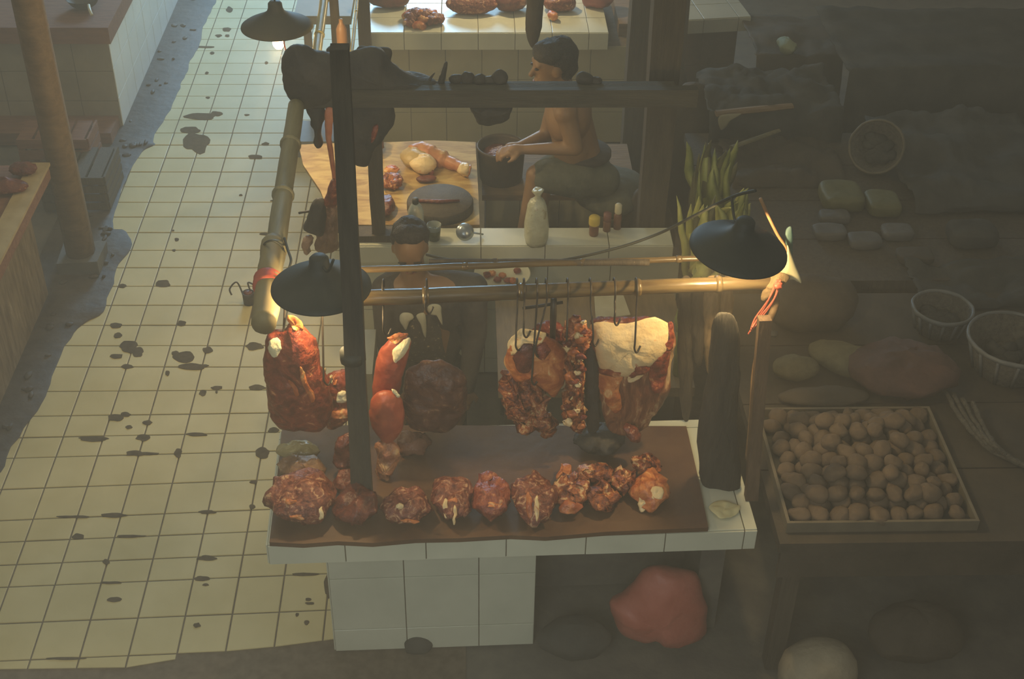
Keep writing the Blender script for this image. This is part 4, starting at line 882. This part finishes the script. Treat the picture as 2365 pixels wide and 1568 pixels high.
B += hand_blobs(wrN, (-1, 0, -.05), (0, .2, -1), 1.05, .8) + hand_blobs(wrF, (-1, -.2, -.1), (0, -.2, -1), 1.05, .8)
pbody = body('body', B, M_skin, t, .009, 3)
hb = MB(); hb.ell(hd+Vector((.035, .012, .045)), (.098, .096, .100), None, 30, 20); hb.ell(hd+Vector((.065, .02, -.01)), (.066, .080, .085), None, 24, 16); hb.ell(hd+Vector((-.015, -.01, .075)), (.095, .086, .062), None, 24, 14)
hb.jitter(.010, 22, 2); hb.build('hair', M_hair, t)
for sg in (-1, 1):
    MB().ell(hd+f_*.094+u_*.014+s_*.034*sg, (.012, .012, .007), n=12, m=8).build('eye', M_hair, t)
MB().ell(hd+f_*.103-u_*.065, (.010, .022, .004), n=12, m=8).build('mouth', mat('lip', (.26, .10, .06), (.3, .12, .07), 8), t)
body('shorts', [('e', hp+Vector((.01, 0, -.005)), (.148, .192, .135)), ('c', hN+Vector((-.02, 0, .005)), .120, hN.lerp(knN, .80), .092), ('c', hF, .120, hF.lerp(knF, .80), .090), ('c', hN+Vector((.1, .02, -.02)), .10, hN, .11)], M_shorts, t, .012, 3)
MB().lathe(hp+Vector((0, 0, .085)), [(.14, 0), (.150, .01), (.150, .03), (.14, .04)], 30).build('waistband', M_shirt, t)
# cloth bundle he sits on
o = MB().ell((hp.x+.16, YM+.02, .715), (.20, .24, .085), n=28, m=16).jitter(.02, 9, 2).build('folded_cloth', mat('olive_cloth', (.085, .085, .06), (.13, .13, .095), 10, .85, bump=.4)); tag(o, 'olive grey folded cloth on the bench behind the seated person', 'cloth')
# --- seller behind the front counter, facing the camera
Y2 = 4.98
hd = Yp(947, 572, Y2)
t = thing('person', 'person with black hair in a dark shirt standing behind the front counter, face bowed', 'person', (hd.x+.05, Y2, 0))
B, f_, s_, u_, q_ = head_blobs(hd, (.02, -.85, -.52), 1.0)
nk = hd+Vector((.01, .03, -.13)); ch = nk+Vector((.055, .03, -.20)); wa = ch+Vector((.0, .02, -.22)); hp = Vector((wa.x, Y2+.06, .50))
shL = Yp(892, 668, Y2+.02); shR = Yp(1092, 664, Y2+.02)
elL = shL+Vector((-.01, .02, -.28)); elR = shR+Vector((.01, .02, -.28)); wrL = elL+Vector((.04, -.14, -.19)); wrR = elR+Vector((-.04, -.14, -.19))
fL = Vector((hp.x-.12, Y2, .06)); fR = Vector((hp.x+.12, Y2, .06))
B += [('c', hd+Vector((0, .02, -.05)), .055, nk+Vector((0, 0, -.04)), .060), ('c', nk+Vector((0, 0, -.04)), .062, ch, .11), ('e', ch, (.165, .11, .17)), ('e', wa, (.145, .10, .15)), ('c', ch, .12, hp, .12), ('e', hp, (.16, .12, .12)),
      ('c', nk+Vector((0, 0, -.08)), .055, shL, .055), ('c', nk+Vector((0, 0, -.08)), .055, shR, .055), ('c', shL, .056, elL, .040), ('c', shR, .056, elR, .040), ('c', elL, .04, wrL, .027), ('c', elR, .04, wrR, .027),
      ('c', hp+Vector((-.08, 0, 0)), .085, fL+Vector((0, 0, .22)), .055), ('c', hp+Vector((.08, 0, 0)), .085, fR+Vector((0, 0, .22)), .055), ('c', fL+Vector((0, 0, .22)), .055, fL, .038), ('c', fR+Vector((0, 0, .22)), .055, fR, .038),
      ('c', fL+Vector((0, 0, -.02)), .036, fL+Vector((0, -.15, -.03)), .028), ('c', fR+Vector((0, 0, -.02)), .036, fR+Vector((0, -.15, -.03)), .028)]
B += hand_blobs(wrL, (.2, -.3, -1), (0, .5, -.1), 1., .6) + hand_blobs(wrR, (-.2, -.3, -1), (0, .5, -.1), 1., .6)
body('body', B, M_skin, t, .009, 3)
hb = MB(); hb.ell(hd+Vector((0, .028, .045)), (.084, .095, .088), None, 30, 20); hb.ell(hd+Vector((0, .055, .0)), (.080, .06, .09), None, 24, 16); hb.ell(hd+Vector((0, -.02, .085)), (.074, .07, .042), None, 24, 16)
hb.jitter(.009, 24, 5); hb.build('hair', M_hair, t)
for sg in (-1, 1):
    MB().ell(hd+f_*.084+u_*.010+s_*.032*sg, (.013, .007, .006), n=12, m=8).build('eye', M_hair, t)
    MB().tube([hd+f_*.090+u_*.030+s_*.016*sg, hd+f_*.088+u_*.034+s_*.052*sg], .0035, 8).build('eyebrow', M_hair, t)
MB().ell(hd+f_*.095-u_*.058, (.024, .008, .005), n=14, m=8).build('mouth', mat('lip', (0, 0, 0)), t)
body('shirt', [('e', ch+Vector((.0, .01, -.01)), (.185, .128, .185)), ('e', wa, (.165, .12, .17)), ('c', wa, .13, hp, .15), ('c', nk+Vector((-.08, .03, -.085)), .060, shL, .070), ('c', nk+Vector((.08, .03, -.085)), .060, shR, .070),
      ('c', shL, .070, elL, .056), ('c', shR, .070, elR, .056), ('c', elL, .055, wrL, .042), ('c', elR, .055, wrR, .042)], M_shirt, t, .012, 3)
body('trousers', [('e', hp, (.175, .135, .13)), ('c', hp+Vector((-.08, 0, 0)), .10, fL+Vector((0, 0, .08)), .06), ('c', hp+Vector((.08, 0, 0)), .10, fR+Vector((0, 0, .08)), .06)], M_tarp2, t, .014, 3)
ya = Y2-.17
pillow([(938, 758), (950, 735), (968, 728), (975, 742), (982, 728), (1000, 724), (1012, 745), (1020, 780), (1028, 830), (990, 838), (945, 832), (930, 800)], lambda x, y: Yp(x, y, ya), (0, -1, 0), .03, .004, 12, 3).build('apron', M_pattern, t)
for n_, ol in enumerate([[(924, 728), (932, 722), (950, 724), (956, 734), (946, 742), (938, 762), (930, 752), (923, 740)], [(988, 708), (1002, 702), (1018, 706), (1020, 722), (1022, 750), (1016, 738), (1008, 728), (992, 724)], [(962, 728), (978, 722), (984, 735), (984, 778), (978, 772), (970, 745)]]):
    pillow(ol, lambda x, y: Yp(x, y, ya-.03), (0, -1, 0), .014, .002, 12, 3, rings=5, n=32).build('apron_knot', M_palecloth, t)

# ================================================================== RIGHT SIDE STALLS
def table(lab, x0, x1, y0, y1, z, m, th=.05, solid=True):
    t = thing('market_table', lab, 'table', ((x0+x1)/2, (y0+y1)/2, 0))
    n = max(2, int((y1-y0)/.35))
    for i in range(n):
        MB().box((x0, y0+(y1-y0)*i/n+.004, z-th+random.uniform(-.003, .003)), (x1, y0+(y1-y0)*(i+1)/n-.004, z)).build('plank', m, t, False)
    for x in (x0+.05, x1-.12):
        for y in (y0+.05, y1-.12): MB().box((x, y, 0), (x+.07, y+.07, z-th)).build('leg', M_darkwood, t, False)
    MB().box((x0+.02, y0+.03, z-th-.16), (x1-.02, y0+.055, z-th)).build('apron_board', m, t, False)
    return t
ZR = .78
table('dark plank table at right carrying the tray of potatoes', 1.17, 2.95, 3.58, 5.25, ZR, M_tarp2)
table('dark plank table at right behind the potato table, with stacked packs', 1.25, 3.7, 5.35, 6.88, ZR, M_darkwood)
# potato tray
T0 = Vector((1.215, 3.655)); T1 = Vector((1.93, 4.32))
t = thing('tray', 'shallow pale-rimmed tray heaped with potatoes on the right table', 'tray', ((T0.x+T1.x)/2, (T0.y+T1.y)/2, ZR))
MB().box((T0.x, T0.y, ZR), (T1.x, T1.y, ZR+.008)).build('tray_bottom', M_tarp, t, False)
for a, bq in (((T0.x-.012, T0.y-.012), (T1.x+.012, T0.y)), ((T0.x-.012, T1.y), (T1.x+.012, T1.y+.012)), ((T0.x-.012, T0.y), (T0.x, T1.y)), ((T1.x, T0.y), (T1.x+.012, T1.y))):
    MB().box((*a, ZR), (*bq, ZR+.05)).build('rim', M_crate, t, False)
pot = []
for i in range(6):
    b = MB().ell((0, 0, 0), (random.uniform(.040, .050), random.uniform(.032, .038), random.uniform(.028, .034)), n=16, m=10).jitter(.009, 18, i*4.)
    me = bpy.data.meshes.new('potato'); me.from_pydata([tuple(v) for v in b.v], [], b.f); me.shade_smooth(); me.materials.append(M_potato); pot.append(me)
np_ = 0
for lay in range(3):
    nx, ny = 9-lay*2, 10-lay*2
    for i in range(nx):
        for j in range(ny):
            x = T0.x+.045+lay*.08+(T1.x-T0.x-.09-lay*.16)*(i+.5*(j % 2)*.6)/max(1, nx-.7)+random.uniform(-.008, .008)
            y = T0.y+.04+lay*.07+(T1.y-T0.y-.08-lay*.14)*j/(ny-1)+random.uniform(-.007, .007)
            if x > T1.x-.04 or (lay == 2 and random.random() < .3): continue
            o = bpy.data.objects.new('potato', pot[random.randrange(6)]); COL.objects.link(o)
            o.location = (x, y, ZR+.036+lay*.045+random.uniform(0, .006)); o.rotation_euler = (random.uniform(-.3, .3), random.uniform(-.3, .3), random.uniform(0, 6.28))
            s = random.uniform(.85, 1.15); o.scale = (s, s, s)
            tag(o, 'earthy brown potato in the heap in the shallow tray on the right table', 'potato', 'potatoes in the tray'); np_ += 1
def on(nm, lab, px, py, z, r, m, cat, rot=0., amp=.01, sc=12, seed=0.):
    c = Zp(px, py, z); q = Quaternion((0, 0, 1), rot)
    b = MB().ell((0, 0, 0), r, q, 26, 16).jitter(amp, sc, seed); lo = min(p.z for p in b.v)
    b.v = [Vector((p.x+c.x, p.y+c.y, max(z, p.z-lo*.85+z))) for p in b.v]
    return tag(b.build(nm, m), lab, cat)
on('straw_bundle', 'larger yellowish straw-wrapped bundle behind the potatoes', 1945, 850, ZR, (.16, .10, .06), M_straw, 'bundle', -.6, .012, 9, 1)
on('straw_bundle', 'smaller yellowish bundle left of the larger one, by the brown post', 1835, 868, ZR, (.11, .07, .05), M_straw, 'bundle', .1, .012, 12, 2)
on('produce_mound', 'dull reddish mound right of the yellowish bundles', 2080, 885, ZR, (.24, .18, .08), mat('dull_red', (.085, .045, .035), (.13, .065, .05), 14, .8, bump=.4), 'produce', 0, .03, 14, 3)
on('dark_mound', 'dark brown cloth mound between the potatoes and the yellowish bundles', 1900, 930, ZR, (.20, .06, .035), M_tarp2, 'cloth', 0, .01, 9, 3)
on('dark_mound', 'dark brown cloth heap at the left back of the potato table', 1870, 745, ZR, (.22, .16, .12), M_tarp2, 'cloth', .2, .02, 6, 5)
on('white_scrap', 'small pale scrap beside the brown post left of the bundles', 1785, 775, ZR, (.025, .02, .012), M_pack, 'scrap', 0, .004, 30, 6)
# round baskets with pale rims
def basket(lab, px, py, z, r, h, m=M_basket, tilt=(0, 0, 1), rimc=M_basket, fill=M_tarp):
    c = Zp(px, py, z); t = thing('basket', lab, 'basket', c); ax = Vector(tilt).normalized()
    c2_ = c+Vector((0, 0, .0))
    MB().lathe(c2_, [(0, 0), (r*.72, 0), (r*.76, .01), (r*.98, h), (r*.93, h), (r*.70, .03), (0, .03)], 40, ax).jitter(.005, 14, px).build('basket_wall', m, t)
    pts = [(r+.008*math.cos(a), h+.012*math.sin(a)) for a in [2*PI*i/8 for i in range(8)]]
    MB().lathe(c2_, pts, 40, ax, True).jitter(.003, 20, px).build('rim', rimc, t)
    for i in range(14):
        a = 2*PI*i/14; d0 = Vector((math.cos(a)*r*.78, math.sin(a)*r*.78, .01)); d1 = Vector((math.cos(a)*r*.995, math.sin(a)*r*.995, h)); q = Vector((0, 0, 1)).rotation_difference(ax)
        MB().tube([c2_+q@d0, c2_+q@d1], .008, 6).build('stave', rimc, t)
    b = MB()
    for i in range(16):
        a = random.uniform(0, 6.28); rr = r*.55*random.random()**.5
        q = Vector((0, 0, 1)).rotation_difference(ax); b.ell(c2_+q@Vector((rr*math.cos(a), rr*math.sin(a), h*.45)), (.04, .035, .03), n=10, m=6)
    tag(b.jitter(.012, 20).build('contents', fill, t), kind='stuff')
    return t
M_rim = mat('pale_rim', (.13, .13, .125), (.19, .185, .17), 16, .5, bump=.3)
basket('round basket with a pale rim at the right, behind the large one', 2165, 760, ZR, .135, .12, rimc=M_rim)
basket('large round basket with a pale rim at the right edge', 2325, 850, ZR, .20, .16, rimc=M_rim)
basket('tilted oval woven basket leaning at the upper right', 2030, 345, ZR+.10, .145, .09, tilt=(-.45, -.75, .6), rimc=mat('brown_rim', (.12, .10, .065), (.17, .14, .095), 16, .6, bump=.3))
# heap of pale knotted rope/net at far right
c = Zp(2320, 1010, ZR)
t = thing('rope_coil', 'greyish coiled net rope trailing down the right edge', 'rope', c)
for k in range(4):
    pts = [Zp(2180+22*k, 900+10*k, ZR+.03+.012*k), Zp(2215+18*k, 960+8*k, ZR+.05), Zp(2255+15*k, 1010+6*k, ZR+.04+.01*k), Zp(2300+12*k, 1045+5*k, ZR+.03), Zp(2360+10*k, 1072+5*k, ZR+.03)]
    MB().tube(curve(pts, 6), .011, 8).jitter(.006, 18, k).build('strand', M_basket, t)
# packs
for i, (x, y, sx, sy, sz, m, lab) in enumerate([
    (1940, 470, .11, .12, .09, M_greenpack, 'olive yellow sack left in the pair on the second right table'), (2035, 485, .09, .10, .08, M_greenpack, 'olive yellow sack right in the pair on the second right table'),
    (1915, 545, .085, .06, .05, M_pack, 'grey paper pack, leftmost of the front row on the second right table'), (1995, 565, .085, .06, .05, M_pack, 'grey paper pack, second of the front row on the second right table'),
    (2070, 545, .08, .06, .05, M_pack, 'grey paper pack, third of the front row on the second right table'), (1925, 510, .08, .05, .05, M_pack, 'grey paper pack behind the leftmost one on the second right table'),
    (2110, 600, .09, .06, .05, M_tarp2, 'brownish pack in front of the grey packs on the second right table'), (2240, 560, .12, .09, .10, M_tarp, 'dark box-like pack at the right of the second right table')]):
    c = Zp(x, y, ZR); c.y = max(c.y, 5.36+sy); c.z = ZR
    b = MB(); n = 5; 
    b.ell((0, 0, 0), (1, 1, 1), n=24, m=14); k = lambda v: math.copysign(abs(v)**.45, v)
    b.v = [Vector((c.x+k(p.x)*sx, c.y+k(p.y)*sy, c.z+(k(p.z)+1)*sz*.5)) for p in b.v]
    o = b.jitter(.006, 12, i).build('sack' if m is M_greenpack else 'pack', m); tag(o, lab, 'sack' if m is M_greenpack else 'pack')
# tarps and stalls at the back right
def tarp(lab, px0, px1, py_front, py_back, z, drop, m, amp=.05, sc=3., seed=0., nm='tarpaulin'):
    a = Zp(px0, py_front, z); b2 = Zp(px1, py_front, z); y1 = Zp(px0, py_back, z).y; nx, ny = 30, 16; v = []; f = []
    x0, x1, y0 = a.x, b2.x, a.y
    for j in range(-4, ny+1):
        for i in range(nx+1):
            x = x0+(x1-x0)*i/nx
            if j < 0: y = y0-.02+.02*noise.noise(Vector((x*6, j, seed))); zz = z-drop*(-j)/4
            else: y = y0+(y1-y0)*j/ny; zz = z
            w = noise.noise(Vector((x*sc, y*sc, seed)))*amp+abs(noise.noise(Vector((x*sc*2.3, y*sc*2.1, seed+4))))*amp*.8
            v.append((x+(.03*noise.noise(Vector((y*4, seed, j)))), y-(w*.5 if j < 0 else 0), zz+(w if j >= 0 else 0)))
    W_ = nx+1
    for j in range(ny+4):
        for i in range(nx): f.append((j*W_+i, j*W_+i+1, (j+1)*W_+i+1, (j+1)*W_+i))
    o = raw(nm, v, f, m, None, True); s = o.modifiers.new('thick', 'SOLIDIFY'); s.thickness = .008
    return tag(o, lab, 'tarp')
tarp('long grey-brown tarpaulin over the stall at the top right, with a straight front edge', 1960, 2600, 165, 20, .95, .8, M_tarp, .03, 4, 1)
tarp('crumpled grey tarpaulin over goods right of the dark post at the top', 1640, 1950, 262, 160, .95, .35, M_tarp, .07, 5, 2)
tarp('brown tarpaulin over the stall behind the crumpled grey one', 1750, 1950, 130, 35, .80, .6, M_tarp2, .04, 3, 3)
tarp('dark brown cloth covering the table between the post and the oval basket', 1690, 1960, 420, 300, .80, .02, M_tarp2, .06, 5, 4)
tarp('dark cloth covering goods at the far right of the second table', 2110, 2500, 470, 260, .84, .04, M_tarp, .07, 4, 5)
tarp('dark cloth over the right end of the potato table', 2130, 2500, 700, 610, .80, .02, M_tarp, .05, 5, 6)
for i, (x0, y0, x1, y1, z, w, m, lab) in enumerate([(1655, 262, 1830, 245, .98, .05, M_brownwood, 'brown plank lying across the front of the crumpled grey tarpaulin'), (1690, 340, 1800, 300, .90, .03, M_straw, 'pale slanting stick left of the oval basket')]):
    a, b2 = Zp(x0, y0, z), Zp(x1, y1, z); o = MB().tube([a, a.lerp(b2, .5), b2], [w*.6, w*.62, w*.55], 8, flat=.5).jitter(.004, 9).build('plank' if i == 0 else 'stick', m, None, False); tag(o, lab, 'plank' if i == 0 else 'stick')
on('green_scrap', 'small pale green folded scrap on the brown tarpaulin', 1815, 122, .80, (.05, .09, .05), mat('pale_green_cloth', (.22, .24, .13), (.30, .32, .18), 9, .7), 'cloth', .3, .02, 14, 2)
# pale paper hanging at (1640,270)
o = pillow([(1662, 268), (1712, 262), (1690, 275), (1675, 295), (1664, 298)], lambda x, y: Yp(x, y, 6.6), (0, -.9, .4), .015, .003, 12, 2).build('paper_sheet', mat('dull_paper', (.26, .23, .14), (.32, .28, .18), 9, .8)); tag(o, 'dull pale paper corner beside the crumpled grey tarpaulin', 'paper')

# ------------------------------------------------------------------ leafy greens behind the right lamp
def leaf(parent, base, tip, w, bend, m, seed=0., name='leaf'):
    base = Vector(base); tip = Vector(tip); d = tip-base; side = d.cross(Vector((0, -1, .35))).normalized(); n = side.cross(d).normalized(); v = []; f = []; K = 9
    for i in range(K+1):
        u = i/K; c = base+d*u+n*bend*math.sin(PI*u)+side*.02*noise.noise(Vector((u*3, seed, 0)))
        ww = w*(math.sin(PI*min(1, u*.85+.12))**.8)*(1 if u < 1 else .1)
        v += [c-side*ww, c+n*.012*w/.03, c+side*ww, c-n*.004]
    for i in range(K):
        for j in range(4): f.append((4*i+j, 4*i+(j+1) % 4, 4*i+4+(j+1) % 4, 4*i+4+j))
    f += [(3, 2, 1, 0), (4*K, 4*K+1, 4*K+2, 4*K+3)]
    return raw(name, v, f, m, parent, True)
M_olive = mat('dull_olive_leaf', (.10, .10, .04), (.19, .17, .07), 9, .6, bump=.3)
bunches = [('bunch of long green leaves standing highest behind the right lamp', 1640, 440, 6.0, 22, 75, 120, (M_leaf, M_olive)), ('bright yellow-green leaf bunch just left of the right lamp shade', 1610, 560, 5.6, 22, 60, 110, (M_leaf2, M_olive)),
           ('green leaf bunch above the right lamp neck', 1690, 500, 5.7, 12, 45, 70, (M_leaf, M_leaf2)), ('drooping green bunch under the thick bamboo bar right of the pork side', 1590, 720, 4.7, 12, 40, 60, (M_leaf, M_leaf)),
           ('green leaves between the two bamboo bars at the right lamp', 1625, 625, 5.2, 10, 50, 30, (M_leaf2, M_leaf))]
for i, (lab, x, y, Y, n, sx, sy, ms) in enumerate(bunches):
    b0 = Yp(x-10, y+sy*.9, Y)
    t = thing('leafy_bunch', lab, 'greens', b0)
    MB().tube([Vector((b0.x, b0.y+.02, (.786, .786, .786, .714, .714)[i])), b0+Vector((0, .02, .05))], .03, 12).build('stem_bundle', ms[1], t)
    for k in range(n):
        bx = random.uniform(-.6, .6)*sx; tx = bx+random.uniform(-.5, .7)*sx
        leaf(t, Yp(x-10+bx*.55, y+sy*random.uniform(.3, .95), Y+random.uniform(-.05, .05)), Yp(x+tx, y-sy*random.uniform(.3, 1), Y+random.uniform(-.1, .1)), random.uniform(.016, .042), random.uniform(-.07, .09), ms[(k*7 % 3) % 2], k+i*9.)
# dry husk strips hanging from the bar at right
for i, (x0, x1, y0, y1, Y, m, lab) in enumerate([(1628, 1660, 650, 860, 4.21, M_husk, 'wide dry brown husk strip hanging below the bar, nearest the red strings'), (1600, 1628, 650, 840, 4.22, M_darkwood, 'dark husk strip hanging left of the wide brown one'),
       (1668, 1690, 650, 810, 4.20, M_husk, 'narrow dry brown husk strip hanging beside the right post'), (1570, 1600, 655, 960, 4.24, M_darkwood, 'dark strip hanging furthest left right of the pork side')]):
    o = pillow([(x0, y0), (x1, y0), (x1+3, (y0+y1)/2), (x1-6, y1), (x0+4, y1-6), (x0-4, (y0+y1)/2)], lambda x, y: Yp(x, y, Y), (0, -1, 0), .02, .008, 14, i).build('husk_strip', m); tag(o, lab, 'husk')
# red strings, pale lit flap, lit sheet edge put in as a thin orange rod
t = thing('red_strings', 'bunch of thin red strings hanging from the end of the bamboo bar', 'string', Yp(1800, 650, 4.05))
for k in range(4):
    MB().tube(curve([Yp(1803-3*k, 646, 4.05), Yp(1788-6*k+(k % 2)*6, 690, 4.03), Yp(1752-4*k+(k % 2)*10, 735, 4.02), Yp(1728+3*k, 772-5*k, 4.0)], 6), .0035, 6).build('string', M_red, t)
MB().ell(Yp(1797, 660, 4.03), (.018, .012, .014), n=12, m=8).jitter(.006, 60).build('knot', M_red, t)
t = thing('bar_end_wrap', 'husk and bright pale paper wrapped round the right end of the bamboo bar', 'wrap', Yp(1800, 650, 4.1))
pillow([(1770, 650), (1800, 632), (1822, 640), (1805, 655), (1790, 668), (1772, 690), (1758, 690), (1762, 665)], lambda x, y: Yp(x, y, 4.08), (0, -1, 0), .03, .006, 20, 2).build('husk', M_husk, t)
pillow([(1817, 568), (1824, 578), (1850, 648), (1842, 650), (1828, 645), (1800, 650), (1790, 640), (1800, 615), (1812, 595)], lambda x, y: Yp(x, y, 4.12), (.2, -1, .1), .014, .002, 12, 2).build('pale_flap', mat('lit_paper', (.74, .66, .38), (.8, .72, .44), 9, .7), t)
MB().tube(curve([Yp(1756, 458, 4.14), Yp(1775, 500, 4.14), Yp(1795, 540, 4.13), Yp(1815, 572, 4.12), Yp(1822, 600, 4.12)], 5), .006, 8).build('lit_sheet_edge', mat('lit_sheet_edge', (.42, .20, .09), (.5, .3, .14), 20, .6), t)
pillow([(1816, 530), (1828, 525), (1832, 560), (1828, 600), (1812, 600), (1814, 560)], lambda x, y: Yp(x, y, 4.15), (0, -1, 0), .01, .003, 20, 2).build('teal_scrap', mat('teal', (.07, .14, .13), (.2, .28, .25), 30, .6), t)
# curved cane beside right post
o = MB().tube(curve([Yp(1785, 665, 4.1), Yp(1792, 700, 4.1), Yp(1770, 760, 4.05), Yp(1745, 850, 4.0), Yp(1738, 960, 3.9), Yp(1728, 1060, 3.85)], 6), [.014]*31, 8).build('leaning_cane', M_brownwood); tag(o, 'brown cane leaning against the right end of the front counter', 'cane')
# dark bundle on the right end of the front counter
c = Zp(1668, 1140, ZC)
o = pillow([(1614, 1000), (1628, 900), (1640, 800), (1650, 735), (1672, 722), (1696, 730), (1708, 800), (1704, 900), (1708, 1000), (1712, 1100), (1708, 1152), (1680, 1163), (1650, 1150), (1626, 1130), (1616, 1070)], lambda x, y: Yp(x, y, 3.86), (0, -1, 0), .05, .016, 10, 5).build('dark_sack', mat('dark_sack_cloth', (.035, .03, .024), (.06, .052, .04), 7, .9, bump=.6, stretch=(6, 1, 1))); tag(o, 'tall folded dark sack standing on the right end of the front counter', 'sack')
o = on('white_patch', 'crumpled pale paper lying at the right front corner of the front counter', 1672, 1180, ZC, (.06, .05, .010), mat('pale_cream', (.62, .55, .30), (.7, .63, .36), 20, .6), 'paper', 0, .016, 14, 1)
# dark goods between the right post of the middle rack and the low table: stacked dark sacks
for i, (x, y, Y, r, lab) in enumerate([(1500, 470, 6.2, (.16, .14, .30), 'dark sack standing right of the seated person'), (1600, 250, 7.15, (.20, .15, .35), 'dark sack behind the thick dark post'), (1560, 180, 7.6, (.14, .12, .3), 'dark sack behind, by the far counter')]):
    c = Yp(x, y, Y); b = MB().ell((c.x, c.y, r[2]*1.4), (r[0], r[1], r[2]*1.4), n=26, m=18).jitter(.03, 6, i); b.v = [Vector((p.x, p.y, max(0.002, p.z))) for p in b.v]
    tag(b.build('dark_sack', M_tarp2), lab, 'sack')
# floor things in the foreground
o = pillow([(1412, 1392), (1440, 1378), (1480, 1335), (1520, 1312), (1570, 1318), (1612, 1340), (1630, 1390), (1632, 1450), (1600, 1475), (1540, 1478), (1510, 1462), (1470, 1468), (1430, 1455), (1415, 1420)],
     lambda x, y: Yp(x, y, 3.80), (0, -1, 0), .11, .016, 8, 5).build('plastic_bag', M_redbag); tag(o, 'dim red plastic bag stuffed under the right half of the front counter', 'bag')
b = MB().ell(Zp(1330, 1475, .09), (.15, .10, .09), n=24, m=14).jitter(.02, 8, 2); b.v = [Vector((p.x, p.y, max(.002, p.z))) for p in b.v]
tag(b.build('dark_sack', M_tarp), 'dark sack slumped on the floor left of the red plastic bag', 'sack')
b = MB().ell(Zp(965, 1485, .03), (.06, .04, .05), n=18, m=10).jitter(.008, 12, 2); b.v = [Vector((p.x, p.y, max(.0, p.z-.01))) for p in b.v]
tag(b.build('dark_lump', M_tarp), 'small dark lump on the floor against the foot of the front counter', 'lump')
c = Zp(1885, 1560, .12)
b = MB().ell((c.x, c.y, .14), (.155, .13, .16), n=30, m=18).jitter(.012, 7, 8); b.v = [Vector((p.x, p.y, max(.002, p.z))) for p in b.v]
tag(b.build('pale_sack', M_sack), 'pale brown rounded sack on the floor at the bottom right', 'sack')
c = Zp(2110, 1450, .10)
b = MB()
tag(MB().ell((c.x, 3.72, .11), (.20, .12, .12), n=26, m=16).jitter(.03, 9, 4).build('dull_bundle', M_tarp2), 'dull brown bundle on the floor under the potato table', 'bundle')
for i, (x, y) in enumerate([(1400, 1540), (500, 1555), (2250, 1520)]):
    c = Zp(x, y, 0)
